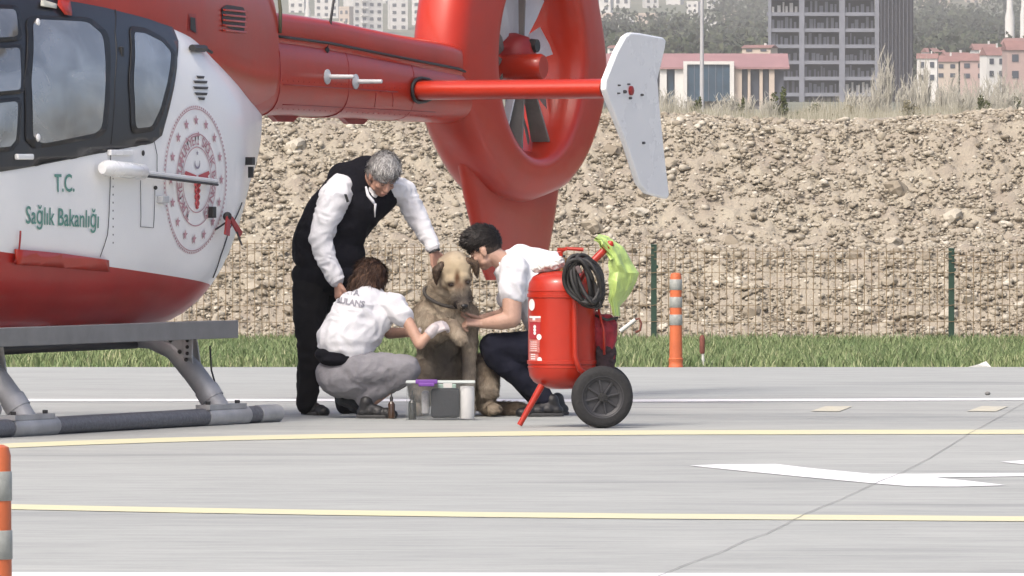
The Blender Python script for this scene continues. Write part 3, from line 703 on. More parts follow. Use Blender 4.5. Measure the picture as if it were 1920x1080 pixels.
def window(seal, glass, off=.010, r=.22):
    s_ = ppatch('window_seal', seal, M_RUB, off, r=r, thick=.004)
    g_ = ppatch('window_pane', glass, M_GL, off+.006, r=r); g_.parent = s_
    return s_
window([(44,30),(165,34),(200,62),(204,150),(196,256),(62,280),(44,262),(42,150)], [(56,38),(160,43),(188,66),(194,150),(186,248),(74,270),(57,254),(54,150)], r=.18)
window([(239,50),(270,54),(306,74),(326,98),(319,150),(302,215),(286,246),(243,252),(238,150)], [(247,62),(268,64),(300,80),(317,100),(311,148),(295,208),(280,238),(250,241),(246,150)], r=.2)
window([(-70,10),(32,12),(38,78),(-70,84)], [(-66,18),(26,20),(30,70),(-66,76)], r=.12)
window([(-70,88),(40,84),(42,176),(-70,186)], [(-66,95),(33,91),(35,169),(-66,178)], r=.08)
window([(-70,192),(38,182),(33,268),(20,284),(-70,290)], [(-66,200),(30,190),(26,262),(16,275),(-66,282)], r=.12)
# parting lines
def seam(px, wd=.006, m=None, name='panel_seam', off=.006):
    q = PX(px); L = []
    for (a, b) in zip(q, q[1:]):
        n_ = max(2, int(math.hypot(a[0]-b[0], a[1]-b[1])/.05))
        for k in range(n_): L.append((a[0]+(b[0]-a[0])*k/n_, a[1]+(b[1]-a[1])*k/n_))
    L.append(q[-1]); pts = [side(x, z, off) for x, z in L]; pts = [p for p in pts if p]
    return MB().tube(pts, wd/2, 6).build(name, m or M_SEAM, HEL, smooth=True)
seam([(206,-5),(214,60),(214,150),(206,270)], .010, M_RUB)
seam([(206,282),(205,350),(200,440),(186,482)], .005)
seam([(262,338),(262,425),(286,427),(289,350)], .004); seam([(206,272),(288,266),(293,290),(293,335)], .004)
# belly lip, door details
q = [(24,466),(60,469),(110,474),(196,486),(197,508),(110,500),(60,496),(24,494)]
ppatch('door_lip', q, M_HR, .012, thick=.02, cell=.08)
seam([(33,432),(30,470),(22,492)], .012, M_HRD, 'drain_pipe', .02)
ppatch('tag_plate', [(73,3),(103,12),(101,20),(72,15)], mat('cream_tag',(.6,.6,.5),.5), .02, thick=.004)
ppatch('red_streamer', [(104,-4),(126,6),(129,33),(116,31),(103,14)], M_HR, .022, thick=.006)
q = rayhit(40,294); MB().box(q+Vector((0,-.02,0)), (.20,.03,.035)).build('door_handle', M_HW, HEL, bevel=.008)
for (x, y) in ((66,42),(66,258)): q = rayhit(x, y); MB().sphere(q+Vector((0,-.02,0)), (.022,.012,.025), 8, 6).build('window_latch', M_HW, HEL, smooth=True)
q = rayhit(226,97); MB().box(q+Vector((0,-.008,0)), (.03,.02,.06)).build('door_lock', M_DK, HEL, bevel=.004)
q = rayhit(222,286); MB().box(q+Vector((0,-.015,0)), (.30,.03,.035)).build('rail_cover', M_HW, HEL, bevel=.006)
# sliding door rail
q0, q1 = rayhit(178,315), rayhit(248,322); d = (q1-q0).normalized()
MB().tube([q0+Vector((-.02,-.06,0)), q0+Vector((.02,-.07,0)), q1+Vector((0,-.07,0)), q1+Vector((.03,-.06,0))], [.035,.05,.048,.03], 12).build('rail_housing', M_HW, HEL, smooth=True, sharp=40)
r1 = rayhit(384,341); a0, a1 = q1.x, r1.x
rail = []
for k in range(12):
    u = k/11; px_, py_ = 246+(386-246)*u, 324+(341-324)*u; h = rayhit(px_, py_); rail.append(h+Vector((0,-.07,0)))
MB().tube(rail, .018, 8).build('door_rail', M_LG, HEL, smooth=True, sharp=40)
MB().box(rail[-1]+Vector((0,.03,0)), (.03,.07,.04)).build('rail_bracket', M_LG, HEL)
MB().tube([p+Vector((0,-.012,-.018)) for p in rail], .008, 6).build('rail_slot', M_DK, HEL, smooth=True)
q = rayhit(300,374); MB().box(q+Vector((0,-.02,0)), (.09,.05,.045)).build('latch_box', M_LG, HEL, bevel=.008)
q = rayhit(289,352); MB().sphere(q+Vector((0,-.01,0)), .013, 8, 6).build('latch_button', M_DK, HEL)
q = rayhit(267,287); MB().sphere(q+Vector((0,-.006,0)), (.012,.01,.018), 8, 6).build('fuel_latch', M_DK, HEL)
# louvres
for (y, w_, x) in ((145,15,374),(154,26,374),(165,28,374.5),(176,24,375),(185,13,376)):
    ppatch('louvre', [(x-w_/2,y-2.6),(x+w_/2,y-1.6),(x+w_/2-1.5,y+3.0),(x-w_/2+3,y+2.2)], M_SEAM, .006, thick=.003, cell=.05)
q0, q1 = rayhit(352,90), rayhit(376,91); MB().tube([q0+Vector((0,-.03,0)), q1+Vector((0,-.03,0))], .022, 8).tube([q1+Vector((0,-.03,0)), rayhit(390,97)+Vector((0,-.05,-.005))], .010, 6).build('grab_handle', M_DK, HEL, smooth=True, sharp=40)
q = rayhit(392,398); MB().box(q+Vector((0,-.02,0)), (.05,.04,.07)).build('black_socket', M_DK, HEL, bevel=.004)
q = rayhit(413,424)
mb = MB(); mb.prism([q+Vector(v) for v in ((-.02,-.05,.07),(.03,-.05,.07),(-.05,-.08,-.06),(-.11,-.08,-.05))], (0,-.012,0)).prism([q+Vector(v) for v in ((.0,-.05,.06),(.05,-.05,.06),(.17,-.06,-.04),(.13,-.06,-.07))], (0,-.012,0)); mb.build('warning_flag', M_HRD, HEL)
MB().tube([q+Vector((-.12,-.03,-.02)), q+Vector((.0,-.05,.03)), q+Vector((.1,-.05,0)), q+Vector((.1,-.1,-.12))], .006, 6).sphere(q+Vector((.0,-.05,.06)), .03, 8, 6).build('flag_cord', M_DK, HEL)
q = rayhit(461,302)
if q: MB().box(q+Vector((0,-.03,0)), (.04,.05,.05)).box(q+Vector((.01,-.03,-.07)), (.02,.03,.07)).build('tail_sensor', M_DK, HEL)
seam([(452,380),(428,430),(412,480),(398,520)], .008, M_SEAM)
# belly bits
MB().box(HL(-2.55,.35,.56), (.9,.3,.09)).build('belly_fairing', M_HW, HEL, bevel=.02)
for a in (-2.2,-1.7): MB().sphere(HL(a,.45,.60), (.05,.05,.04), 10, 6).build('belly_light', M_HRD, HEL, smooth=True)
# lettering on the hull
def text_mesh(s_, size, bold=0):
    c = bpy.data.curves.new('t', 'FONT'); c.body = s_; c.size = size; c.align_x = 'CENTER'; c.align_y = 'CENTER'; c.offset = bold; c.resolution_u = 3
    o = bpy.data.objects.new('t', c); COL.objects.link(o); bpy.context.view_layer.update(); me = evald(o); bpy.data.objects.remove(o); return me
def hull_text(s_, ca, cz, size, m, name, bold=.0, sx=1, slant=0):
    me = text_mesh(s_, size, bold); bm = bmesh.new(); bm.from_mesh(me)
    bmesh.ops.triangulate(bm, faces=bm.faces)
    for v in bm.verts:
        a = ca+v.co.x*sx; z = cz+v.co.y+slant*v.co.x; p = side(a, z, .006); v.co = p if p else Vector((a,-.8,z))
    bm.to_mesh(me); bm.free(); return link(name, me, m, HEL, False)
M_TXT = mat('green_grey_lettering', (.10,.27,.22), .5); M_EMB = mat('emblem_rose', (.48,.26,.29), .5); M_EMR = mat('emblem_red', (.46,.07,.08), .5)
ca, cz = az(120,345); hull_text('T.C.', ca, cz, .150, M_TXT, 'lettering', .002, 1.0)
ca, cz = az(117,409); hull_text('Sağlık Bakanlığı', ca, cz, .148, M_TXT, 'lettering', .0015, 1.0, -.035)
# emblem
A0 = az(306,337)[0]; A1 = az(424,337)[0]; ea = (A0+A1)/2; e_r = (A1-A0)/2; ez = (az(365,198)[1]+az(365,476)[1])/2; e_z = (az(365,198)[1]-az(365,476)[1])/2
def ept(th, r): 
    # th clockwise from the top, r in 0..1 of the outer ring
    return (ea+math.sin(th)*r*e_r, ez+math.cos(th)*r*e_z)
def ering(r, wd, dash=0, n=120, m=None):
    V = []; Fq = []
    for k in range(n):
        for rr in (r-wd/2, r+wd/2):
            a, z = ept(2*math.pi*k/n, rr); V.append(side(a, z, .006) or Vector((a,-.7,z)))
    for k in range(n):
        if dash and k % 2: continue
        j = (k+1) % n; Fq.append((2*k, 2*k+1, 2*j+1, 2*j))
    MB().add(V, Fq).build('emblem_ring', m or M_EMB, HEL)
ering(.985, .026, 1, 200); ering(.955,.012); ering(.62,.016, m=M_SEAM if False else M_EMB); ering(.44,.014)
def estar(a, z, r, n=5, m=None, name='emblem_star'):
    pts = []
    for k in range(n*2):
        rr = r if k % 2 == 0 else r*.42; t_ = math.pi*k/n
        p = (a+math.sin(t_)*rr, z+math.cos(t_)*rr); s_ = side(p[0], p[1], .007)
        if s_ is None: return
        pts.append(s_)
    MB().add(pts, [tuple(range(2*n))]).build(name, m or M_EMB, HEL)
for k in range(16): estar(*ept(2*math.pi*k/16, .80), .036)
me_parts = []
word = 'TÜRKİYE CUMHURİYETİ SAĞLIK BAKANLIĞI'
mbm = bmesh.new(); n = len(word); span = 2*math.pi*.86
for i, ch in enumerate(word):
    if ch == ' ': continue
    me = text_mesh(ch, .085, .001); th = -span/2+span*(i+.5)/n
    b2 = bmesh.new(); b2.from_mesh(me); bmesh.ops.triangulate(b2, faces=b2.faces)
    for v in b2.verts:
        x, y = v.co.x, v.co.y; rr = .53+y/e_z; tt = th+x/(e_z*.53); a, z = ept(tt, rr); v.co = side(a, z, .006) or Vector((a,-.7,z))
    b2.to_mesh(me); b2.free(); mbm.from_mesh(me)
me = bpy.data.meshes.new('lettering'); mbm.to_mesh(me); mbm.free(); link('lettering', me, M_EMB, HEL, False)
# generic winged staff with crescent and star
def epoly(pts, m, name): 
    V = [side(ea+x*e_r, ez+y*e_z, .007) for x, y in pts]
    if all(V): MB().add(V, [tuple(range(len(V)))]).build(name, m, HEL)
epoly([(-.035,.0),(.035,.0),(.012,-.40),(-.012,-.40)], M_EMR, 'emblem_staff')
for s_ in (-1,1):
    epoly([(s_*.03,.06),(s_*.36,.12),(s_*.40,.08),(s_*.33,.05),(s_*.36,.03),(s_*.28,.01),(s_*.29,-.01),(s_*.04,-.01)][::s_], M_EMR, 'emblem_wing')
    pts = [side(ea+s_*e_r*.075*math.sin(t_*3.3)*(1-.6*t_/4), ez+e_z*(-.02-.09*t_), .008) for t_ in np.linspace(0,4,24)]
    MB().tube(pts, .008, 5).build('emblem_snake', M_EMR, HEL)
cres = []
for k in range(13): t_ = R(-125)+R(250)*k/12+math.pi; cres.append((.085*math.sin(t_), .22+.075*math.cos(t_)))
for k in range(13): t_ = R(105)-R(210)*k/12+math.pi; cres.append((.065*math.sin(t_), .235+.062*math.cos(t_)))
epoly(cres, mat('emblem_grey',(.25,.22,.28),.5), 'emblem_crescent'); estar(ea, ez+.36*e_z, .018, m=MATS['emblem_grey'])

# engine cowling and boom
cowl = [(-3.6,.25,2.3,2.62,2.45,2.4),(-3.0,.5,2.2,2.9,2.5,2.6),(-2.0,.60,2.1,3.1,2.5,2.9),(-1.0,.625,2.0,3.14,2.45,3.0),(-.3,.575,1.97,3.12,2.4,3.0),(.3,.48,1.95,3.08,2.35,3.0),(.8,.385,1.93,3.02,2.3,3.0),(1.15,.325,1.92,2.92,2.3,3.0),(1.34,.30,1.92,2.82,2.3,3.0)]
V, Fq = loft(smoothtab(cowl, 50)); COWL = MB().add(V, Fq).build('engine_cowling', M_HR, HEL, smooth=True, sharp=50)
bc = BVHTree.FromPolygons([v.co.copy() for v in COWL.data.vertices], [tuple(p.vertices) for p in COWL.data.polygons])
MB().tube([HL(1.36,y,z) for (y,z) in ((.30,2.45),(.302,2.6),(.27,2.85),(0,2.9))], .012, 6).build('cowling_seal', mat('olive_seal',(.09,.085,.05),.7), HEL, smooth=True)
# cowling grilles
def cpx(x, y):
    h = rayhit(x, y, bc); return (h.x, h.z) if h else None
g_ = [cpx(*p) for p in ((414,16),(424,9),(456,14),(460,28),(457,60),(430,54),(416,44))]
if all(g_): patch('cowling_grille', rnd(g_,.15), M_DK, .004, tree=bc)
for k in range(5):
    y = 17+9.5*k; q = [cpx(*p) for p in ((415,y),(459,y+4),(459,y+7.5),(415,y+3.5))]
    if all(q): patch('grille_slat', q, M_HR, .012, tree=bc, thick=.006)
q = [cpx(*p) for p in ((353,26),(367,26),(371,64),(352,58))]
if all(q): patch('cowling_vent', q, M_HRD, .003, tree=bc)
q = [cpx(*p) for p in ((355,32),(364,34),(366,62),(355,56))]
if all(q): patch('cowling_vent', q, M_DK, .008, tree=bc)
boom = [(1.1,.285,1.90,2.50,2.2,3.2),(1.8,.275,1.925,2.455,2.2,3.2),(3.0,.245,1.91,2.375,2.14,3.2),(4.4,.20,1.89,2.27,2.08,3.0),(5.0,.17,1.90,2.22,2.06,2.6)]
V, Fq = loft(smoothtab(boom, 24), 48); BOOM = MB().add(V, Fq).build('tail_boom', M_HR, HEL, smooth=True, sharp=50)
bb = BVHTree.FromPolygons([v.co.copy() for v in BOOM.data.vertices], [tuple(p.vertices) for p in BOOM.data.polygons])
cov = [(1.30,.262,2.36,2.60,2.48,5),(2.2,.248,2.32,2.56,2.44,5),(3.3,.222,2.25,2.48,2.36,5),(4.35,.188,2.17,2.41,2.29,5),(4.5,.15,2.17,2.37,2.29,4)]
V, Fq = loft(smoothtab(cov, 20), 40); MB().add(V, Fq).build('drive_shaft_cover', M_HRD if False else M_HR, HEL, smooth=True, sharp=40)
gap = [HL(a, interp([(r_[0], r_[1]) for r_ in cov], a)[0]+.008, interp([(r_[0], r_[3]-.165+(a-1.3)*.0) for r_ in cov], a)[0]) for a in np.linspace(1.4,4.4,20)]
MB().tube(gap, .009, 6).build('cover_gap', M_DK, HEL, smooth=True)
for a, z0 in ((1.4,0),(2.45,0),(3.5,0)):
    L = []
    for k in range(24):
        t_ = 2*math.pi*k/24; w_, zb, zt_, zm, ex = interp(boom, a); c, s_ = math.cos(t_), math.sin(t_)
        L.append(Vector((a, (w_+.002)*math.copysign(abs(c)**(2/ex), c), zm+((zt_-zm) if s_ > 0 else (zm-zb))*1.005*math.copysign(abs(s_)**(2/ex), s_))))
    MB().tube(L, .004, 5, closed=True).build('panel_seam', M_HRD, HEL, smooth=True)
def bseam(px):
    pts = [rayhit(x, y, bb) for x, y in px]; pts = [p+Vector((0,-.001,0)) for p in pts if p]
    if len(pts) > 1: MB().tube(pts, .0035, 5).build('panel_seam', M_HRD, HEL, smooth=True)
bseam([(530+k*24, 158+k*1.6) for k in range(10)]); bseam([(530+k*26, 196+k*1.3) for k in range(12)])
bseam([(705,174),(704,186),(702,200)]); bseam([(735,174),(737,186),(736,200)]); bseam([(712,172),(722,170),(732,172)])
rv = MB()
for k in range(30):
    for yy in (150+.068*(520+k*10-520), 203+.05*(520+k*10-520)):
        p = rayhit(520+k*10, yy, bb)
        if p: rv.sphere(p, (.006,.003,.006), 6, 4)
o = rv.build('rivets', M_HRD, HEL); o['kind'] = 'stuff'
rv = MB()
for k in range(12):
    p = rayhit(212, 290+k*15)
    if p: rv.sphere(p, (.006,.003,.006), 6, 4)
o = rv.build('rivets', M_SEAM, HEL); o['kind'] = 'stuff'
# blade aerials under the boom
for px in (560, 662):
    a = 2.0 if px == 560 else 3.05; z = 1.915 if a < 2.5 else 1.905
    MB().add([HL(a-.22,.02,z+.02),HL(a+.22,.02,z+.02),HL(a+.12,.02,z-.03),HL(a-.1,.02,z-.03),HL(a-.22,-.02,z+.02),HL(a+.22,-.02,z+.02),HL(a+.12,-.02,z-.03),HL(a-.1,-.02,z-.03)], [(0,1,2,3),(7,6,5,4),(0,4,5,1),(1,5,6,2),(2,6,7,3),(3,7,4,0)]).build('blade_aerial', M_HRD, HEL)
# whip aerial
def bh(px, py): return rayhit(px, py, bb)
q = bh(612,94)
if q is None: q = HL(2.3,.2,2.42)
MB().sphere(q, .022, 8, 6).tube([q, q+Vector((.16,.02,.36)), q+Vector((.42,.04,.8))], [.011,.008,.003], 8).build('whip_aerial', M_DK, HEL, smooth=True)
# two small side probes
for (x, y) in ((607,144),(660,153)):
    q = bh(x+6, y)
    d = Vector((0,-1,0))
    MB().lathe([(.0,0),(.05,.0),(.05,.012),(.016,.03),(.013,.20),(0,.205)], q-d*.005, 12, rot=d.to_track_quat('Z','Y').to_matrix()).build('side_probe', M_LG, HEL, smooth=True, sharp=40)
# stabiliser
stab = []
sec = [(-.0,0),(-.13,.055),(-.10,.075),(0,.085),(.18,.06),(.30,.015),(.30,-.005),(.18,-.045),(0,-.06),(-.10,-.055),(-.145,-.03),(-.16,.01)]
SECT = [(-.165,.012),(-.155,.04),(-.12,.062),(-.04,.072),(.06,.066),(.18,.04),(.27,.01),(.27,-.008),(.15,-.03),(.02,-.052),(-.08,-.058),(-.135,-.045),(-.16,-.018)]
SA, SZ = 3.62, 2.093
mbS = MB(); n = len(SECT)
vs = [HL(SA+x, b_, SZ+z+.006*(b_-.2)) for b_ in (-1.60, 1.60) for x, z in SECT]
mbS.add(vs, [(k, (k+1) % n, (k+1) % n+n, k+n) for k in range(n)]+[tuple(range(n)), tuple(range(2*n-1, n-1, -1))])
mbS.build('horizontal_stabiliser', M_HR, HEL, smooth=True, sharp=50)
MB().tube([HL(SA+x*1.12, .245-.0*x, SZ+z*1.25) for x, z in SECT], .012, 6, closed=True).build('stabiliser_seal', M_DK, HEL, smooth=True)
def a_at(px, b_):  # a for a photo column at lateral b
    k = (px-960)/F; return (k*(HO.y-.4226*b_)-HO.x-.9063*b_)/(.4226-.9063*k)
def z_at(py, a, b_): return CH-(py-HY)*(HO.y+.9063*a-.4226*b_)/F
plate = [(1180,61),(1196,62),(1240,70),(1246,76),(1244,90),(1230,150),(1233,190),(1242,280),(1252,366),(1248,373),(1212,363),(1196,345),(1172,270),(1140,190),(1132,168),(1133,150),(1155,95),(1170,68)]
for b0 in (1.62, -1.66):
    pts = [(a_at(x, 1.65), z_at(y, a_at(x,1.65), 1.65)) for x, y in plate]
    mb = MB(); ob = mb.prism([HL(a, b0, z) for a, z in pts], HL(0,.045,0)).build('end_plate', M_HW, HEL, bevel=.014)
for (x, y, r_) in ((1183,170,.032),(1171,172,.012),(1160,160,.006),(1159,175,.006),(1203,178,.008),(1181,184,.009),(1178,158,.006),(1206,268,.009)):
    a = a_at(x,1.67); MB().lathe([(0,-.01),(r_,-.01),(r_,.012),(r_*.6,.018),(0,.019)], HL(a,1.667,z_at(y,a,1.67)), 10, rot=Vector((0,-1,0)).to_track_quat('Z','Y').to_matrix()).build('plate_bolt', M_HRD if r_ > .03 else M_SEAM, HEL)
# shroud (fan in fin)
FA, FZ, FR = 5.55, 2.333, .68
OUT = [(4.22,2.35),(4.33,2.75),(4.55,3.2),(4.85,3.75),(5.0,3.95),(5.9,3.95),(6.35,3.7),(6.50,3.1),(6.64,2.75),(6.80,2.35),(6.78,2.08),(6.62,1.82),(6.40,1.60),(6.1,1.44),(5.5,1.34),(5.05,1.40),(4.72,1.60),(4.42,1.88),(4.27,2.1)]
def outr(th):
    d = Vector((math.sin(th), math.cos(th))); best = 0
    for i in range(len(OUT)):
        p = Vector(OUT[i])-Vector((FA,FZ)); q = Vector(OUT[(i+1) % len(OUT)])-Vector((FA,FZ)); e = q-p
        den = d.x*e.y-d.y*e.x
        if abs(den) < 1e-9: continue
        t_ = (p.x*e.y-p.y*e.x)/den; u = (p.x*d.y-p.y*d.x)/den
        if t_ > 0 and -1e-6 <= u <= 1+1e-6: best = max(best, t_)
    return best
NT = 96; rad = np.array([outr(2*math.pi*k/NT) for k in range(NT)])
for _ in range(4): rad = (np.roll(rad,1)+2*rad+np.roll(rad,-1))/4
prof = []  # (radial param kind, value, half thickness factor)
NS = 14
def shroud_ring(j, sgn):
    pass
rows = []
W0 = .20
# order: far outline centre -> near side -> rim -> duct -> far rim -> far side -> back
keys = [('o', 1.0, 0)]+[('o', math.sin(t_)**.9 if False else 1-(1-math.cos(t_))*.33, W0*math.sin(t_)**.75) for t_ in np.linspace(.12, math.pi/2, 9)]
keys += [('o', u, W0*(1+.12*(1-u))) for u in (.5,.32,.18,.09)]+[('r', FR+.035, W0+.02), ('r', FR+.012, W0+.012), ('r', FR, W0-.01), ('r', FR-.03, .10), ('r', FR-.03, -.10), ('r', FR, -W0+.01), ('r', FR+.012, -W0-.012), ('r', FR+.035, -W0-.02)]
keys += [('o', u, -W0*(1+.12*(1-u))) for u in (.09,.18,.32,.5)]+[('o', 1-(1-math.cos(t_))*.33, -W0*math.sin(t_)**.75) for t_ in np.linspace(math.pi/2, .12, 9)]
V = []
for (kd, u, h) in keys:
    for k in range(NT):
        th = 2*math.pi*k/NT; r_ = FR+.04+(rad[k]-FR-.04)*u if kd == 'o' else u
        V.append(HL(FA+math.sin(th)*r_, h, FZ+math.cos(th)*r_))
nr = len(keys); Fq = [(i*NT+k, i*NT+(k+1) % NT, ((i+1) % nr)*NT+(k+1) % NT, ((i+1) % nr)*NT+k) for i in range(nr) for k in range(NT)]
MB().add(V, Fq).build('fan_shroud', M_HR, HEL, smooth=True)
# lower fin
fin = [(4.92,1.62),(4.98,1.4),(5.08,1.15),(5.2,.92),(5.32,.84),(5.98,.84),(6.05,.95),(6.12,1.2),(6.18,1.5),(6.2,1.62)]
rows = []
for z in np.linspace(.82, 1.7, 16):
    l = np.interp(z, [.82,.92,1.15,1.4,1.62,1.75], [5.12,5.03,4.93,4.80,4.70,4.66]); r_ = np.interp(z, [.82,.95,1.2,1.5,1.75], [6.0,6.1,6.2,6.3,6.34]); th = .03+.05*min(1,(z-.82)/.5)
    ring = []
    for k in range(28):
        t_ = 2*math.pi*k/28; c = math.cos(t_); x = (l+r_)/2-(r_-l)/2*c; yy = th*math.sin(t_)*(1+.35*c)*(abs(math.sin(t_))**-.25 if abs(math.sin(t_)) > .01 else 0)
        ring.append(HL(x, yy, z))
    rows.append(ring)
mb = MB(); mb.add([v for r_ in rows for v in r_], [(i*28+k, i*28+(k+1) % 28, (i+1)*28+(k+1) % 28, (i+1)*28+k) for i in range(15) for k in range(28)]+[tuple(range(28)), tuple(15*28+k for k in range(28))])
mb.build('lower_fin', M_HR, HEL, smooth=True, sharp=60)
# rotor fan
ROT = Vector((0,-1,0)).to_track_quat('Z','Y').to_matrix()
MB().lathe([(0,.13),(.07,.12),(.12,.08),(.145,0),(.145,-.12),(0,-.12)], HL(FA,.02,FZ+.035), 24, rot=ROT).build('fan_hub', M_HRD, HEL, smooth=True, sharp=40)
MB().lathe([(0,.14),(.045,.14),(.05,.09),(0,.09)], HL(FA+.03,.03,FZ+.09), 12, rot=ROT).build('hub_port', M_DK, HEL)
MB().tube([HL(FA-.10,-.10,FZ-.055), HL(FA-.10,.25,FZ-.055), HL(FA-.10,.275,FZ-.055)], [.090,.090,.078], 20).build('gearbox_pod', M_HR, HEL, smooth=True, sharp=40)
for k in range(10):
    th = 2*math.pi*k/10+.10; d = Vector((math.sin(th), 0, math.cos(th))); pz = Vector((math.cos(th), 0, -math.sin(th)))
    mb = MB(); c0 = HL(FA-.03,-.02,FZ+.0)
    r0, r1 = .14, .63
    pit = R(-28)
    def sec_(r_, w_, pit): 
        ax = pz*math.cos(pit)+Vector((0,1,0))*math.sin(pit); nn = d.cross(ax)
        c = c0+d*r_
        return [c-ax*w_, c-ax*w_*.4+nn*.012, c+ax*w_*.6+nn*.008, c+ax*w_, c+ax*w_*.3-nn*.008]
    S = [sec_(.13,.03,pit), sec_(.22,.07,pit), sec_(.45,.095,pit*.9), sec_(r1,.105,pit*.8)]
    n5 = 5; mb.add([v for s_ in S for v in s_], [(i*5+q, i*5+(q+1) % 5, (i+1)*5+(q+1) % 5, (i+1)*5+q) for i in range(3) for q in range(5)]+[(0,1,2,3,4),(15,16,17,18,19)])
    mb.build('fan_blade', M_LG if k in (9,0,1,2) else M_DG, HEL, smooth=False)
for (da, dz, wd_, mm) in ((-.11,-.62,.06,M_DG),(.30,-.53,.065,M_DG),(-.30,-.50,.035,M_LG),(.02,.62,.03,M_DG)):
    d = Vector((da,0,dz)); L_ = d.length; d.normalize(); c_ = HL(FA,.06,FZ)+d*.12; e_ = HL(FA,.06,FZ)+d*(L_+.04); s_ = Vector((.12,-1,0)).normalized(); n_ = d.cross(s_)
    MB().add([c_-s_*wd_*.6-n_*.012, c_+s_*wd_*.6-n_*.012, e_+s_*wd_-n_*.012, e_-s_*wd_-n_*.012, c_-s_*wd_*.6+n_*.012, c_+s_*wd_*.6+n_*.012, e_+s_*wd_+n_*.012, e_-s_*wd_+n_*.012], [(0,1,2,3),(7,6,5,4),(0,4,5,1),(1,5,6,2),(2,6,7,3),(3,7,4,0)]).build('stator_vane', mm, HEL, bevel=.004)
# skids
for sg in (1, -1):
    b_ = 1.0*sg; r_ = .053
    MB().tube([HL(-4.9,b_,.30),HL(-4.75,b_,.14),HL(-4.5,b_,.07),HL(-4.2,b_,r_),HL(-.14,b_,r_),HL(-.09,b_,r_)], [r_,r_,r_,r_,r_,r_*.8], 18).build('skid_tube', M_SKD, HEL, smooth=True, sharp=50)
    MB().tube([HL(-.38,b_,r_),HL(-.10,b_,r_)], r_+.004, 18).build('skid_shoe', M_ALU, HEL, smooth=True, sharp=50)
    for a in (-3.37, -.84):
        MB().tube([HL(a-.26,b_,r_),HL(a-.24,b_,r_),HL(a+.28,b_,r_),HL(a+.30,b_,r_)], [r_+.004,r_+.012,r_+.012,r_+.004], 18).box(HL(a-.02,b_,r_+.06),(.5,.10,.03)).build('skid_saddle', M_ALU, HEL, smooth=True, sharp=40)
        for q in (-.2,.2): MB().lathe([(.0,0),(.016,0),(.016,.02),(0,.02)], HL(a+q,b_,r_+.075), 6).build('bolt', M_DK, HEL)
for a in (-3.37, -.84):
    pts = []
    for sg in (-1, 1):
        L = [(0,.51),(.30,.525),(.50,.52),(.66,.46),(.80,.32),(.90,.20),(.985,.08)]
        L = L if sg > 0 else L[::-1][:-1]
        pts += [HL(a, sg*x, z) for x, z in L]
    MB().tube(pts, [.048+.022*min(1,max(0,(abs(p.y)-.3)/.5)) for p in pts], 16).build('cross_tube', M_ALU, HEL, smooth=True, sharp=60)
    for sg in (-1, 1):
        MB().tube([HL(a, sg*.885, .22), HL(a, sg*.93,.155)], .078, 16).build('tube_sleeve', M_ALU, HEL, smooth=True, sharp=40)
        MB().prism([HL(a-.05,sg*.55,.60),HL(a-.05,sg*.78,.60),HL(a-.05,sg*.82,.36),HL(a-.05,sg*.76,.33)], (.014,0,0)).build('gusset', M_ALU, HEL)
        MB().prism([HL(a+.05,sg*.55,.60),HL(a+.05,sg*.78,.60),HL(a+.05,sg*.82,.36),HL(a+.05,sg*.76,.33)], (.014,0,0)).build('gusset', M_ALU, HEL)
        MB().box(HL(a-.075,sg*.80,.50),(.02,.06,.17)).build('bracket_plate', M_LG, HEL, bevel=.004)
        for z in (.56,.52,.48,.44): MB().sphere(HL(a-.088,sg*.80,z), .012, 6, 5).build('bolt', M_DK, HEL)
        for z in (.52,.45,.40): MB().sphere(HL(a-.055,sg*(.64+(.55-z)*.9),z), .014, 6, 5).build('bolt', M_DK, HEL)
for sg in (1, -1):
    # step board: channel with lip
    MB().box(HL(-2.80,sg*.90,.628), (4.3,.20,.022)).box(HL(-2.80,sg*1.005,.588), (4.3,.016,.11)).build('step_board', M_STEP, HEL, bevel=.004)
# cross tube to belly strut + earth cable
MB().tube([HL(-3.4,.5,.49),HL(-2.2,.45,.50),HL(-.84,.4,.50)], .035, 10).build('belly_tube', M_DK, HEL, smooth=True)
q = HL(-.62,.80,.48)
MB().tube([q, q+Vector((.02,0,-.15)), q+Vector((.10,-.02,-.35)), q+Vector((.22,-.06,-.475)), q+Vector((.5,-.1,-.475))], .006, 6).build('earth_cable', M_SEAM, HEL, smooth=True)
# main rotor, above the picture
MB().lathe([(.16,2.95),(.14,3.3),(.10,3.45),(.22,3.47),(.22,3.58),(0,3.62)], (-1.3,0,0), 20).build('rotor_mast', M_DK, HEL, smooth=True, sharp=40)
for k in range(4):
    th = R(12+90*k); d = Vector((math.cos(th), math.sin(th), 0)); s_ = d.cross(Vector((0,0,1)))
    c = Vector((-1.3,0,3.52)); V = []
    for (r_, w_, dz) in ((.2,.05,0),(.9,.06,0),(1.2,.15,-.01),(3,.15,-.08),(5.1,.15,-.25)):
        V += [c+d*r_+s_*w_+Vector((0,0,dz)), c+d*r_-s_*w_+Vector((0,0,dz)), c+d*r_-s_*w_+Vector((0,0,dz-.025)), c+d*r_+s_*w_+Vector((0,0,dz-.025))]
    MB().add(V, [(i*4+q, i*4+(q+1) % 4, (i+1)*4+(q+1) % 4, (i+1)*4+q) for i in range(4) for q in range(4)]+[(0,1,2,3),(16,17,18,19)]).build('rotor_blade', M_DG, HEL)
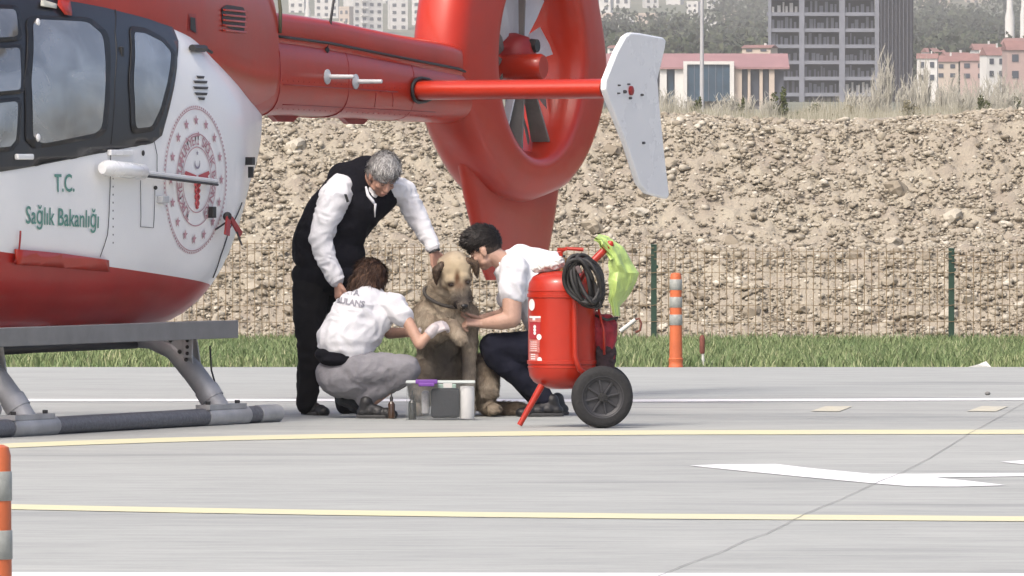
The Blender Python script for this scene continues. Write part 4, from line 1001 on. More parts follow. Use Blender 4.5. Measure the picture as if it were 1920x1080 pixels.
# ============================================================ FIGURES
class Prims:
    def __init__(s): s.mb = MB()
    def c(s, p0, p1, r0, r1=None, n=14):
        r1 = r0 if r1 is None else r1; p0, p1 = Vector(p0), Vector(p1)
        s.mb.tube([p0, p1], [r0, r1], n); s.mb.sphere(p0, r0, n, 10); s.mb.sphere(p1, r1, n, 10); return s
    def chain(s, pts, rs):
        for i in range(len(pts)-1): s.c(pts[i], pts[i+1], rs[i], rs[i+1])
        return s
    def e(s, c, r, rot=None): s.mb.sphere(Vector(c), tuple(r), 20, 14, rot); return s
def skinmesh(name, pr, voxel, m, parent, smooth=4, disp=None, fac=.5):
    me = bpy.data.meshes.new(name); me.from_pydata(pr.mb.v, [], pr.mb.f); o = bpy.data.objects.new(name, me); COL.objects.link(o)
    r_ = o.modifiers.new('r', 'REMESH'); r_.mode = 'VOXEL'; r_.voxel_size = voxel
    if smooth: s_ = o.modifiers.new('s', 'SMOOTH'); s_.factor = fac; s_.iterations = smooth
    me2 = evald(o); bpy.data.objects.remove(o); me2.name = name
    if disp:
        nv = len(me2.vertices); co = np.zeros(nv*3, np.float32); no = np.zeros(nv*3, np.float32); me2.vertices.foreach_get('co', co); me2.vertices.foreach_get('normal', no)
        co = co.reshape(-1,3); no = no.reshape(-1,3); d = np.array([disp(Vector(p)) for p in co.tolist()])
        co += no*d[:,None]; me2.vertices.foreach_set('co', co.ravel()); me2.update()
    me2.materials.clear()
    return link(name, me2, m, parent, True)
def folds(amp, sc, seed=0, st=(1,1,1)):
    def f(p):
        q = Vector((p.x*st[0], p.y*st[1], p.z*st[2]))*sc+Vector((seed*7.3, seed*3.1, 0))
        w_ = noise.noise(q*.6+Vector((5,5,5)))*.9
        return amp*(1-2.2*abs(noise.noise(q+Vector((w_,w_,w_)))))
    return f
def basis(f, u):
    f = Vector(f).normalized(); u = Vector(u); u = (u-f*u.dot(f)).normalized(); r_ = f.cross(u)
    return Matrix((r_, f, u)).transposed()   # columns x=right, y=forward, z=up
def hand(pr, wrist, f, n, side_, curl=.5, L=1.0, spread=.0):
    # f finger direction, n direction the fingers curl to, side_ = +1/-1 thumb side
    f = Vector(f).normalized(); n = Vector(n); n = (n-f*n.dot(f)).normalized(); s_ = f.cross(n)*side_
    W = Vector(wrist); tips = []
    for k, (off, ln) in enumerate(((.030,.074),(.0095,.083),(-.0105,.077),(-.030,.060))):
        m0 = W+s_*off*.55*L+f*.02*L; m1 = W+s_*off*L+f*.088*L
        pr.c(m0, m1, .017*L, .0125*L, 8)
        d = (f+s_*off*spread).normalized(); p = m1; a = 0
        for j, (q, r0, r1) in enumerate(((.45,.0098,.0090),(.30,.0090,.0082),(.25,.0082,.0068))):
            a += curl*(.9 if j == 0 else 1.0)
            dd = d*math.cos(a)+n*math.sin(a); e = p+dd*ln*q*L; pr.c(p, e, r0*L, r1*L, 8); p = e
        tips.append(p)
    t0 = W+f*.02*L+s_*.02*L; t1 = W+f*.055*L+s_*.052*L+n*.012*L; t2 = t1+(f*.9+s_*.25+n*.5*curl).normalized()*.034*L; t3 = t2+(f*.9+n*.7*curl).normalized()*.026*L
    pr.c(t0, t1, .017*L, .0125*L, 8).c(t1, t2, .0118*L, .0102*L, 8).c(t2, t3, .0100*L, .0080*L, 8)
    return tips
def head(pr, c, B, s_=1.0):
    T = lambda x, y, z: Vector(c)+B @ Vector((x*s_, y*s_, z*s_)); k = lambda *r: tuple(q*s_ for q in r)
    pr.e(T(0,-.012,.032), k(.076,.096,.090), B); pr.e(T(0,.022,-.025), k(.064,.066,.088), B); pr.e(T(0,.045,-.088), k(.036,.034,.026), B)
    pr.e(T(0,.072,.020), k(.050,.016,.010), B); pr.c(T(0,.084,.008), T(0,.106,-.030), .009*s_, .0135*s_, 10)
    for q in (-1,1):
        pr.e(T(.011*q,.098,-.034), k(.009,.010,.008), B); pr.e(T(q*.040,.062,-.028), k(.020,.018,.018), B); pr.e(T(q*.042,.020,-.070), k(.022,.035,.022), B)
        pr.e(T(q*.076,-.008,-.018), k(.010,.020,.032), B); pr.e(T(q*.080,-.016,-.010), k(.007,.016,.022), B)
    pr.e(T(0,.088,-.061), k(.023,.010,.0055), B); pr.e(T(0,.086,-.070), k(.020,.010,.006), B)
    return T
def facebits(parent, T, B, brow, s_=1.0, sk=None):
    for q in (-1,1):
        MB().sphere(T(q*.030,.077,.000), (.0125*s_,.008*s_,.0065*s_), 10, 8, B).build('eyelid', sk, parent, smooth=True)
        MB().tube([T(q*.018,.083,-.004), T(q*.030,.0865,-.006), T(q*.042,.081,-.003)], .0018, 6).build('eyelash', M_DK, parent, smooth=True)
        MB().tube([T(q*.015,.090,.019), T(q*.032,.089,.025), T(q*.048,.078,.018)], [.004*s_,.0045*s_,.002*s_], 6).build('eyebrow', brow, parent, smooth=True)
    MB().tube([T(-.021,.091,-.065), T(0,.098,-.064), T(.021,.091,-.065)], [.0012,.0022,.0012], 6).build('mouth', M_LIP, parent, smooth=True)
def fur(o, n, ln, wd, flow, m, name='fur', seed=1, lift=.35, mask=None, parent=None, jit=.35):
    me = o.data; me.calc_loop_triangles(); nt_ = len(me.loop_triangles)
    tri = np.zeros(nt_*3, np.int32); me.loop_triangles.foreach_get('vertices', tri); tri = tri.reshape(-1,3)
    co = np.zeros(len(me.vertices)*3, np.float32); me.vertices.foreach_get('co', co); co = co.reshape(-1,3)
    a, b, c = co[tri[:,0]], co[tri[:,1]], co[tri[:,2]]; nn = np.cross(b-a, c-a); ar = np.linalg.norm(nn, axis=1); nn /= ar[:,None]+1e-12
    g = np.random.default_rng(seed); idx = g.choice(nt_, n, p=ar/ar.sum()); u = g.random((n,1)); v = g.random((n,1)); fl = (u+v) > 1; u[fl] = 1-u[fl]; v[fl] = 1-v[fl]
    p = a[idx]+(b[idx]-a[idx])*u+(c[idx]-a[idx])*v; N = nn[idx]
    if mask is not None:
        k = np.array([mask(q) for q in p]); p = p[k]; N = N[k]; n = len(p)
    fd = np.array([flow(q) for q in p]) if callable(flow) else np.tile(np.array(flow, float), (n,1))
    fd = fd+g.normal(0, jit, (n,3)); fd -= N*np.sum(fd*N, 1, keepdims=True); fd /= np.linalg.norm(fd, axis=1, keepdims=True)+1e-9
    L = ln*g.uniform(.55,1.3,(n,1)); d = fd*.95+N*lift; sd_ = np.cross(fd, N)*wd
    V = np.zeros((n,5,3)); base = p-N*.002
    V[:,0] = base-sd_; V[:,1] = base+sd_; mid = base+d*L*.55+N*L*.05; V[:,2] = mid+sd_*.8; V[:,3] = mid-sd_*.8; V[:,4] = base+fd*L+N*lift*.55*L
    k = np.arange(n)[:,None]*5; T = np.concatenate([k+np.array([[0,1,2]]), k+np.array([[0,2,3]]), k+np.array([[3,2,4]])])
    f_ = fromnp(name, V.reshape(-1,3), T, m, parent if parent is not None else o, smooth=False); f_['kind'] = 'stuff'; return f_
def strand_mat(name, cols, rough=.55):
    m = bpy.data.materials.new(name); m.use_nodes = True; t = m.node_tree; n = t.nodes; b = n['Principled BSDF']
    g = n.new('ShaderNodeNewGeometry'); r = n.new('ShaderNodeValToRGB'); e = r.color_ramp.elements; e[0].color = (*cols[0],1); e[1].color = (*cols[-1],1)
    for i, c in enumerate(cols[1:-1]): q = e.new((i+1)/(len(cols)-1)); q.color = (*c,1)
    t.links.new(g.outputs['Random Per Island'], r.inputs[0]); t.links.new(r.outputs[0], b.inputs['Base Color']); b.inputs['Roughness'].default_value = rough; b.inputs['Specular IOR Level'].default_value = .3
    return m
M_EYEW = mat('eye_white', (.6,.58,.55), .3); M_LIP = mat('lip', (.30,.11,.10), .5)
M_SK1 = mat('skin_ruddy', (.42,.235,.17), .5, var=.18, vs=14, bump=.1, bs=60); M_SK2 = mat('skin_light', (.50,.31,.23), .5, var=.15, vs=14, bump=.1, bs=60); M_SK3 = mat('skin_tan', (.47,.28,.20), .5, var=.15, vs=14, bump=.1, bs=60)
M_SHIRT = mat('white_cotton', (.64,.64,.66), .85, var=.06, vs=5, bump=.45, bs=14)
M_SHIRT2 = mat('white_ribbed_cotton', (.74,.74,.76), .9, var=.08, vs=6, bump=.4, bs=30)
M_VEST = mat('black_fleece', (.008,.008,.012), .95, var=.3, vs=6, bump=.4, bs=25, spec=.15)
M_TROUS = mat('black_trousers', (.011,.011,.013), .95, var=.3, vs=5, bump=.3, bs=20, spec=.15)
M_GREYT = mat('grey_sweatpants', (.225,.22,.235), .95, var=.15, vs=10, bump=.3, bs=30, spec=.2)
M_NAVY = mat('navy_trousers', (.011,.012,.022), .92, var=.25, vs=6, bump=.3, bs=20, spec=.2)
M_SHOE = mat('black_shoe', (.014,.014,.015), .5, var=.3, vs=12, bump=.2, bs=40)
M_SHOEG = mat('grey_suede_shoe', (.045,.05,.055), .85, var=.3, vs=12, bump=.2, bs=40)
M_SOLE = mat('shoe_sole', (.05,.05,.05), .8)
M_HGREY = strand_mat('grey_hair', [(.16,.15,.145),(.36,.35,.34),(.62,.61,.59)]); M_HBASE = mat('grey_hair_base', (.24,.23,.225), .7, var=.35, vs=30)
M_HBRN = strand_mat('brown_hair', [(.03,.016,.011),(.065,.034,.022),(.16,.09,.055)]); M_HBRB = mat('brown_hair_base', (.045,.024,.016), .6, var=.3, vs=30)
M_HBLK = strand_mat('black_hair', [(.006,.005,.005),(.014,.011,.010),(.035,.028,.024)]); M_HBKB = mat('black_hair_base', (.008,.007,.007), .6, var=.3, vs=30)
M_GLOVE = mat('thin_white_glove', (.50,.45,.45), .45, var=.12, vs=20, bump=.2, bs=60)
def shoe(name, heel, toe, m, parent, h=.07, up=(0,0,1), w_=.042):
    heel, toe = Vector(heel), Vector(toe); f = (toe-heel).normalized(); u = Vector(up); pr = Prims(); L = (toe-heel).length
    for (t_, r_, z) in ((.1,.036,.035),(.3,.037,.04),(.55,.040,.032),(.8,.041,.026),(.95,.034,.02)): pr.e(heel+f*L*t_+u*z, (w_*.95, w_*.95, r_))
    pr.c(heel+f*L*.12+u*.04, heel+f*L*.2+u*(h+.03), .036, .042); pr.c(heel+f*L*.2+u*.07, heel+f*L*.6+u*.045, .036, .03)
    o = skinmesh(name, pr, .006, m, parent, 6)
    s_ = f.cross(u).normalized(); ps = [heel+f*L*t_+s_*q*w_*(1.0 if t_ < .9 else .6)+u*-.001 for t_, q in ((-.08,.5),(.0,.8),(.3,.85),(.7,1.05),(.95,.75),(1.03,0),(.95,-.75),(.7,-1.05),(.3,-.85),(0,-.8),(-.08,-.5))]
    MB().prism(ps, u*.02).build('sole', M_SOLE, o, bevel=.004); return o

# ---------------------------------------------------------------- standing man bending over
Y1 = 57.1
J1 = lambda x, y, d=0: P(x, y, Y1+d)
man = empty('person', (J1(600,778).x, Y1, 0), label='grey haired man in black vest and white shirt bending over the dog', cat='person')
OFF = man.location
def rel(root):
    for o in list(root.children): o.location = -root.location
B1 = basis((.30,-.70,-.66), (.27,-.38,.9)); hc = J1(719,330,-.17)
pr = Prims()
T1 = head(pr, hc, B1, 1.06)
pr.c(T1(0,-.03,-.06), J1(678,335,-.02), .058, .065).c(J1(678,335,-.02), J1(650,380,0), .08,.11).c(J1(650,380,0), J1(612,490,0), .12, .13)
sR, eR, wR = J1(628,368,-.16), J1(602,446,-.21), J1(634,530,-.25)
sL, eL, wL = J1(750,350,.10), J1(786,410,.05), J1(813,468,-.05)
pr.c(J1(660,350,0), sR, .06,.05).c(sR, eR, .05,.042).c(eR, wR, .038,.029)
pr.c(J1(690,345,0), sL, .06,.05).c(sL, eL, .05,.042).c(eL, wL, .038,.029)
hand(pr, wR+Vector((0,0,.005)), (.05,-.05,-1), (.7,.4,-.1), 1, .42, 1.08)
tips = hand(pr, wL, (.18,.02,-1), (.5,-.6,0), -1, .30, 1.08, 3)
hR, kR, aR = J1(585,520,-.06), J1(583,640,-.08), J1(575,752,-.02)
hL_, kL, aL = J1(635,515,.14), J1(640,640,.22), J1(650,752,.30)
for h, k, a in ((hR,kR,aR),(hL_,kL,aL)): pr.c(h, k, .07,.05).c(k, a, .05,.035)
body = skinmesh('body', pr, .006, M_SK1, man, 3, disp=lambda p: 0)
facebits(man, T1, B1, M_HBASE, 1.06, M_SK1)
# hair
ph = Prims(); ph.e(T1(0,-.022,.050), (.090,.104,.092), B1).e(T1(0,.030,.088), (.066,.050,.033), B1).e(T1(.0,-.055,-.01), (.078,.065,.075), B1)
hr = skinmesh('hair', ph, .008, M_HBASE, man, 3, disp=folds(.0025, 22, 1))
fwd1 = B1 @ Vector((.3,.9,-.35))
fur(hr, 5200, .050, .0020, tuple(fwd1), M_HGREY, 'hair_strands', 3, .30)
# shirt: sleeves and collar
ps = Prims()
ps.c(J1(640,352,-.10), J1(627,372,-.17), .088,.100).c(J1(627,372,-.17), J1(612,412,-.20), .098,.084).c(J1(612,412,-.20), J1(601,448,-.21), .084,.072).c(J1(601,448,-.21), J1(612,488,-.23), .072,.062).c(J1(612,488,-.23), J1(630,522,-.25), .060,.050)
ps.c(J1(735,352,.02), J1(758,362,.08), .090,.078).c(J1(758,362,.08), J1(778,400,.05), .076,.068).c(J1(778,400,.05), J1(795,432,.0), .066,.056).c(J1(795,432,0), J1(810,460,-.045), .054,.045)
ps.c(J1(695,352,-.05), J1(698,368,-.09), .058,.034)
skinmesh('shirt', ps, .009, M_SHIRT, man, 3, disp=folds(.010, 13, 2, (1,1,1.3)))
for q, (a, b) in enumerate(((J1(627,517,-.25), J1(633,527,-.25)), (J1(809,456,-.043), J1(813,464,-.046)))):
    MB().tube([a, b], .052 if q == 0 else .047, 20).build('cuff', M_SHIRT2, man, smooth=True, sharp=50)
MB().tube([J1(812,465,-.047), J1(815.5,473,-.052)], .0375, 20).build('wristwatch', M_DK, man, smooth=True, sharp=50)
MB().prism([J1(645,364,-.285), J1(650,364,-.280), J1(655,378,-.270), J1(650,380,-.277)], (0,-.012,0)).build('sleeve_tab', M_DK, man)
# collar edges
MB().tube([J1(686,350,-.235), J1(690,366,-.26), J1(699,377,-.27), J1(703,384,-.262)], [.006,.011,.011,.006], 8).build('collar', M_SHIRT, man, smooth=True)
MB().tube([J1(704,382,-.268), J1(703,395,-.248), J1(703,407,-.235)], [.008,.005,.004], 8).build('placket', M_SHIRT, man, smooth=True)
pv_ = Prims()
pv_.e(J1(616,478,0), (.235,.185,.16)).e(J1(618,515,0), (.225,.17,.12))
pv_.c(J1(606,455,.0), J1(628,400,0), .195,.185).c(J1(628,400,0), J1(660,350,.0), .185,.155).c(J1(640,420,0), J1(672,390,-.02), .19,.155)
pv_.c(J1(655,350,.02), J1(722,345,.05), .130,.110).c(J1(640,335,.04), J1(688,318,.0), .095,.085).c(J1(672,400,-.03), J1(722,368,.0), .13,.09)
vest = skinmesh('vest', pv_, .011, M_VEST, man, 6, disp=folds(.010, 6, 3))
pt = Prims()
pt.e(J1(612,515,.02), (.222,.17,.13)).c(J1(583,540,-.02), J1(580,600,-.05), .115,.10).c(J1(580,600,-.05), J1(582,650,-.07), .10,.083).c(J1(582,650,-.07), J1(576,757,-.02), .080,.066)
pt.c(J1(640,530,.12), J1(642,600,.18), .115,.10).c(J1(642,600,.18), J1(640,650,.22), .10,.083).c(J1(640,650,.22), J1(650,757,.30), .080,.068)
skinmesh('trousers', pt, .011, M_TROUS, man, 4, disp=folds(.009, 9, 4))
h0 = J1(572,776,.05); h0.z = .004; shoe('shoe', (h0.x, h0.y, .004), (h0.x+.13, h0.y-.17, .004), M_SHOE, man)
h1 = J1(645,776,.36); shoe('shoe', (h1.x, h1.y, .004), (h1.x+.2, h1.y-.1, .004), M_SHOE, man)

# ---------------------------------------------------------------- crouching woman, back to the camera
Y2 = 56.45
J2 = lambda x, y, d=0: P(x, y, Y2+d)
wo = empty('person', (J2(670,783).x, Y2, 0), label='crouching woman with brown hair, white printed t-shirt and grey sweatpants, back turned', cat='person')
pr = Prims(); B2 = basis((.42,.72,-.62), (.35,.45,.75)); hc2 = J2(693,530,.16)
T2 = head(pr, hc2, B2, .94)
pr.c(T2(0,-.03,-.05), J2(690,560,.08), .05,.06).c(J2(690,560,.08), J2(680,600,.05), .08,.10).c(J2(680,600,.05), J2(662,665,.05), .10,.10)
sR, eR, wR = J2(747,572,-.02), J2(787,645,-.12), J2(812,618,-.10)
pr.c(J2(700,568,.05), sR, .055,.045).c(sR, eR, .043,.036).c(eR, wR, .036,.026)
sL, eL, wL = J2(662,565,.22), J2(730,625,.42), J2(800,622,.30)
pr.c(J2(690,560,.1), sL, .055,.042).c(sL, eL, .042,.036).c(eL, wL, .036,.026)
for (h, k, a) in ((J2(665,700,.0), J2(765,698,-.10), J2(690,758,-.05)), (J2(655,700,.12), J2(750,700,.32), J2(660,752,.12))): pr.c(h, k, .09,.055).c(k, a, .05,.035)
body = skinmesh('body', pr, .006, M_SK3, wo, 3)
pg = Prims()
pg.c(J2(806,625,-.105), J2(814,616,-.10), .036,.034); hand(pg, J2(808,622,-.10), (.80,.1,.40), (.3,.7,-.5), 1, .85, .98)
skinmesh('glove', pg, .005, M_GLOVE, wo, 2, disp=folds(.0015, 40, 5))
pg = Prims(); pg.c(J2(792,622,.31), J2(803,622,.30), .034,.032); hand(pg, J2(800,622,.30), (.9,.0,.15), (.1,-.5,-.8), -1, .5)
skinmesh('glove', pg, .005, M_GLOVE, wo, 2)
ph = Prims(); ph.e(T2(0,-.02,.045), (.094,.108,.100), B2).e(T2(0,-.045,-.03), (.098,.075,.090), B2).e(T2(-.065,.0,-.05), (.040,.06,.085), B2).e(T2(.065,.0,-.05), (.040,.06,.085), B2)
hr = skinmesh('hair', ph, .008, M_HBRB, wo, 4, disp=folds(.006, 22, 6))
fur(hr, 5200, .06, .0024, lambda q: tuple((Vector(q)-T2(0,.0,.14)).normalized()*1.0+Vector((0,0,-.3))), M_HBRN, 'hair_strands', 5, .18, jit=.18)
ps = Prims()
ps.e(J2(655,632,.0), (.208,.155,.105)).c(J2(650,640,0), J2(668,595,.03), .185,.165).c(J2(668,595,.03), J2(688,572,.06), .165,.12)
ps.c(J2(664,572,.16), J2(738,574,.0), .085,.082).c(J2(685,556,.09), J2(700,556,.09), .072,.07).c(J2(668,622,.0), J2(700,600,.02), .15,.12)
ps.c(J2(735,572,.0), J2(755,592,-.045), .078,.066).c(J2(655,575,.18), J2(672,600,.28), .075,.06)
shirt = skinmesh('t_shirt', ps, .009, M_SHIRT, wo, 5, disp=folds(.010, 9, 7, (1,1,1.6)))
pk = Prims(); pk.e(J2(642,664,-.02), (.180,.150,.072)).e(J2(636,674,-.05), (.135,.13,.05)); skinmesh('undershirt', pk, .01, M_VEST, wo, 3)
pp = Prims()
pp.e(J2(654,710,-.03), (.196,.15,.125)).e(J2(672,690,.05), (.17,.17,.12)).e(J2(618,700,.02),(.085,.12,.105))
pp.c(J2(668,695,-.07), J2(762,692,-.10), .128,.088).c(J2(760,696,-.10), J2(700,730,-.06), .085,.078).c(J2(700,728,-.06), J2(684,748,-.05), .076,.062)
pp.c(J2(650,695,.12), J2(748,692,.30), .12,.08).c(J2(748,696,.30), J2(668,740,.12), .08,.06)
skinmesh('sweatpants', pp, .010, M_GREYT, wo, 4, disp=folds(.008, 13, 8))
h0 = J2(668,784,-.10); shoe('shoe', (h0.x+.02, h0.y, .004), (h0.x+.235, h0.y-.03, .004), M_SHOE, wo)
h0 = J2(640,760,.08); shoe('shoe', (h0.x, h0.y, .085), (h0.x+.16, h0.y+.03, .012), M_SHOEG, wo, up=(-.35,0,.93), h=.06)
# print on the back
def project_text(s_, px, py, size, m, target, parent, Jf, rot=0, name='lettering', bold=.002, off=.004, sx=1):
    bm_ = BVHTree.FromPolygons([v.co.copy() for v in target.data.vertices], [tuple(p.vertices) for p in target.data.polygons])
    me = text_mesh(s_, size, bold); bm = bmesh.new(); bm.from_mesh(me); bmesh.ops.triangulate(bm, faces=bm.faces); c = Jf(px, py, -.6); bad = []
    for v in bm.verts:
        x, y = v.co.x*sx, v.co.y; v.co = c+Vector((x*math.cos(rot)-y*math.sin(rot), 0, x*math.sin(rot)+y*math.cos(rot)))
        h, n_, _, _ = bm_.ray_cast(v.co, Vector((0,1,0)))
        if h is None or n_.y > -.03: bad.append(v)
        else: v.co = h+n_*off
    bmesh.ops.delete(bm, geom=bad, context='VERTS'); bm.to_mesh(me); bm.free(); return link(name, me, m, parent, False)
M_PRT = mat('grey_print', (.26,.26,.29), .8)
project_text('HAVA', 651, 550, .050, M_PRT, shirt, wo, J2, R(-9), bold=.0022)
project_text('AMBULANS', 643, 568, .050, M_PRT, shirt, wo, J2, R(-9), bold=.0022)

# ---------------------------------------------------------------- kneeling young man on the right
Y3 = 56.9
J3 = lambda x, y, d=0: P(x, y, Y3+d)
km = empty('person', (J3(1010,780).x, Y3, 0), label='young dark haired man in white t-shirt and navy trousers squatting beside the red extinguisher', cat='person')
pr = Prims(); B3 = basis((-.86,.25,-.52), (-.48,.08,.86)); hc3 = J3(908,468,-.02)
T3 = head(pr, hc3, B3, 1.04)
pr.c(T3(0,-.035,-.055), J3(955,500,.0), .060,.066).c(J3(955,500,0), J3(985,530,0), .09,.12).c(J3(985,530,0), J3(1040,640,0), .13,.13)
sL, eL, wL = J3(962,508,-.17), J3(960,598,-.24), J3(905,607,-.20)
pr.c(J3(970,505,-.05), sL, .065,.06).c(sL, J3(960,555,-.21), .060,.062).c(J3(960,555,-.21), eL, .066,.058).c(eL, J3(940,603,-.23), .058,.054).c(J3(940,603,-.23), wL, .054,.032)
sR, eR, wR = J3(980,505,.18), J3(945,590,.22), J3(903,598,-.06)
pr.c(J3(975,505,0), sR, .065,.055).c(sR, eR, .055,.042).c(eR, wR, .042,.029)
hand(pr, wL, (-1,-.1,.10), (-.1,.35,-.9), -1, 1.05, 1.12); hand(pr, wR, (-1,-.15,-.05), (0,.1,.9), -1, .80, 1.08)
for (h, k, a) in ((J3(1045,655,-.10), J3(925,655,-.14), J3(1020,752,-.10)), (J3(1045,655,.12), J3(935,655,.22), J3(1015,755,.16))): pr.c(h, k, .09,.06).c(k, a, .055,.038)
body = skinmesh('body', pr, .006, M_SK2, km, 3)
facebits(km, T3, B3, M_HBKB, 1.04, M_SK2)
ph = Prims(); ph.e(T3(0,-.018,.062), (.088,.108,.086), B3).e(T3(0,.05,.092), (.070,.055,.048), B3).e(T3(0,-.06,.035), (.078,.065,.075), B3).e(T3(0,.005,.118), (.075,.085,.040), B3)
hr = skinmesh('hair', ph, .008, M_HBKB, km, 3, disp=folds(.004, 22, 9))
fur(hr, 5000, .036, .0022, tuple(B3 @ Vector((0,.8,.1))), M_HBLK, 'hair_strands', 7, .45, jit=.3)
ps_ = Prims(); ps_.e(T3(0,-.045,-.012), (.077,.064,.052), B3); skinmesh('short_back_hair', ps_, .008, mat('cropped_hair',(.06,.042,.033),.8,var=.2,vs=40), km, 2)
ps = Prims()
ps.c(J3(972,512,0), J3(1000,540,0), .150,.165).c(J3(1000,540,0), J3(1040,610,0), .165,.17).c(J3(965,505,-.16), J3(980,505,.18), .080,.085)
ps.c(J3(963,500,-.14), J3(961,535,-.19), .082,.084).c(J3(961,535,-.19), J3(960,551,-.20), .085,.084).c(J3(982,505,.16), J3(955,560,.21), .08,.075).c(J3(950,492,.0), J3(975,485,.0), .066,.085).c(J3(980,490,0), J3(1035,505,0), .10,.11)
tee = skinmesh('t_shirt', ps, .009, M_SHIRT, km, 4, disp=folds(.011, 9, 10))
MB().tube([J3(940,505,-.10)+Vector((math.cos(t_)*.0,0,0)) for t_ in (0,)]+[J3(936,490,-.07)], .006, 6).build('neckline', M_SHIRT2, km)
pp = Prims()
pp.c(J3(1040,640,0), J3(1050,665,0), .165,.16).c(J3(1035,655,-.10), J3(925,652,-.14), .125,.088).c(J3(925,652,-.14), J3(935,670,-.14), .088,.085).c(J3(935,670,-.14), J3(1022,748,-.10), .082,.062)
pp.c(J3(1035,655,.12), J3(935,655,.22), .12,.085).c(J3(935,660,.22), J3(1015,752,.16), .08,.062)
skinmesh('trousers', pp, .010, M_NAVY, km, 4, disp=folds(.010, 9, 11))
h0 = J3(1050,780,-.12); shoe('shoe', (h0.x, h0.y, .004), (h0.x-.25, h0.y-.05, .004), M_SHOE, km, w_=.05)
h0 = J3(1060,780,.2); shoe('shoe', (h0.x, h0.y, .004), (h0.x-.25, h0.y-.05, .004), M_SHOEG, km, w_=.05)
# ---------------------------------------------------------------- dog
YD = 57.0
JD = lambda x, y, d=0: P(x, y, YD+d)
dog = empty('dog', (JD(850,775).x, YD, 0), label='large tan shepherd dog with dark muzzle sitting upright between the three people', cat='dog')
BD = basis((.24,-.62,-.75), (.0,-.60,.80)); HC = JD(853,510,-.27)
TD = lambda x, y, z: HC+BD @ Vector((x,y,z))
NOSE = TD(0,.20,-.05)
def dog_mat():
    m = bpy.data.materials.new('dog_coat'); m.use_nodes = True; t = m.node_tree; n = t.nodes; b = n['Principled BSDF']
    tc = n.new('ShaderNodeTexCoord'); cur = None
    g = n.new('ShaderNodeNewGeometry'); nz = n.new('ShaderNodeTexNoise'); nz.inputs['Scale'].default_value = 6; nz.inputs['Detail'].default_value = 5; t.links.new(tc.outputs['Object'], nz.inputs['Vector'])
    r = n.new('ShaderNodeValToRGB'); e = r.color_ramp.elements; e[0].position = .32; e[1].position = .68; e[0].color = (.20,.155,.11,1); e[1].color = (.47,.41,.32,1); t.links.new(nz.outputs[0], r.inputs[0]); cur = r.outputs[0]
    r3 = n.new('ShaderNodeValToRGB'); r3.color_ramp.elements[0].color = (.74,.73,.72,1); r3.color_ramp.elements[1].color = (1.25,1.22,1.2,1); t.links.new(g.outputs['Random Per Island'], r3.inputs[0])
    x = n.new('ShaderNodeMix'); x.data_type = 'RGBA'; x.blend_type = 'MULTIPLY'; x.inputs[0].default_value = .8; t.links.new(cur, x.inputs[6]); t.links.new(r3.outputs[0], x.inputs[7]); cur = x.outputs[2]
    def spot(c, r0, r1, col, sc=(1,1,1)):
        nonlocal cur
        s_ = n.new('ShaderNodeVectorMath'); s_.operation = 'SUBTRACT'; s_.inputs[1].default_value = c; t.links.new(tc.outputs['Object'], s_.inputs[0])
        q = n.new('ShaderNodeVectorMath'); q.operation = 'MULTIPLY'; q.inputs[1].default_value = sc; t.links.new(s_.outputs[0], q.inputs[0])
        d = n.new('ShaderNodeVectorMath'); d.operation = 'LENGTH'; t.links.new(q.outputs[0], d.inputs[0])
        mr = n.new('ShaderNodeMapRange'); mr.inputs[1].default_value = r0; mr.inputs[2].default_value = r1; mr.inputs[3].default_value = 1; mr.inputs[4].default_value = 0; t.links.new(d.outputs['Value'], mr.inputs[0])
        x = n.new('ShaderNodeMix'); x.data_type = 'RGBA'; t.links.new(mr.outputs[0], x.inputs[0]); t.links.new(cur, x.inputs[6]); x.inputs[7].default_value = (*col,1); cur = x.outputs[2]
    spot(TD(0,.05,.06), .02, .17, (.46,.37,.24))
    spot(TD(-.06,.09,-.07), .02, .08, (.42,.38,.32))
    spot(JD(840,690,-.20), .08, .24, (.13,.115,.10), (1,1,.75))
    spot(JD(852,612,-.30), .03, .10, (.52,.46,.36))
    spot(TD(.012,.10,.055), .008, .026, (.12,.065,.035), (1,.35,.35))
    spot(TD(-.052,.112,.018), .014, .036, (.04,.025,.018), (.8,.5,1.2)); spot(TD(.052,.112,.018), .014, .036, (.04,.025,.018), (.8,.5,1.2))
    spot(TD(0,.14,.02), .015, .055, (.16,.105,.07)); spot(NOSE, .05, .105, (.045,.038,.036))
    t.links.new(cur, b.inputs['Base Color']); b.inputs['Roughness'].default_value = .9; b.inputs['Specular IOR Level'].default_value = .15
    return m
M_DOG = dog_mat(); M_EAR = strand_mat('dog_ear_hair', [(.035,.022,.015),(.07,.045,.03),(.16,.11,.07)])
pr = Prims()
# trunk sitting upright, narrowing at the belly
pr.c(JD(838,560,0), JD(832,605,-.02), .165,.195).c(JD(832,605,-.02), JD(832,655,.03), .195,.175).c(JD(832,655,.03), JD(845,715,.12), .170,.20)
pr.e(JD(845,720,.14), (.21,.20,.16))
# neck and head
pr.c(JD(835,575,-.02), JD(845,525,-.14), .150,.125)
pr.e(TD(0,-.02,.015), (.112,.115,.098), BD).e(TD(0,.05,.0), (.090,.085,.080), BD)
for q in (-1,1): pr.e(TD(q*.062,.025,-.04), (.052,.065,.055), BD).e(TD(q*.040,.075,.042), (.026,.028,.018), BD)
pr.c(TD(0,.08,-.015), TD(0,.19,-.050), .074,.058).c(TD(0,.19,-.048), TD(0,.225,-.050), .058,.046).e(TD(0,.14,-.085), (.042,.085,.030), BD)
for q in (-1,1): pr.e(TD(q*.034,.165,-.065), (.026,.055,.034), BD)
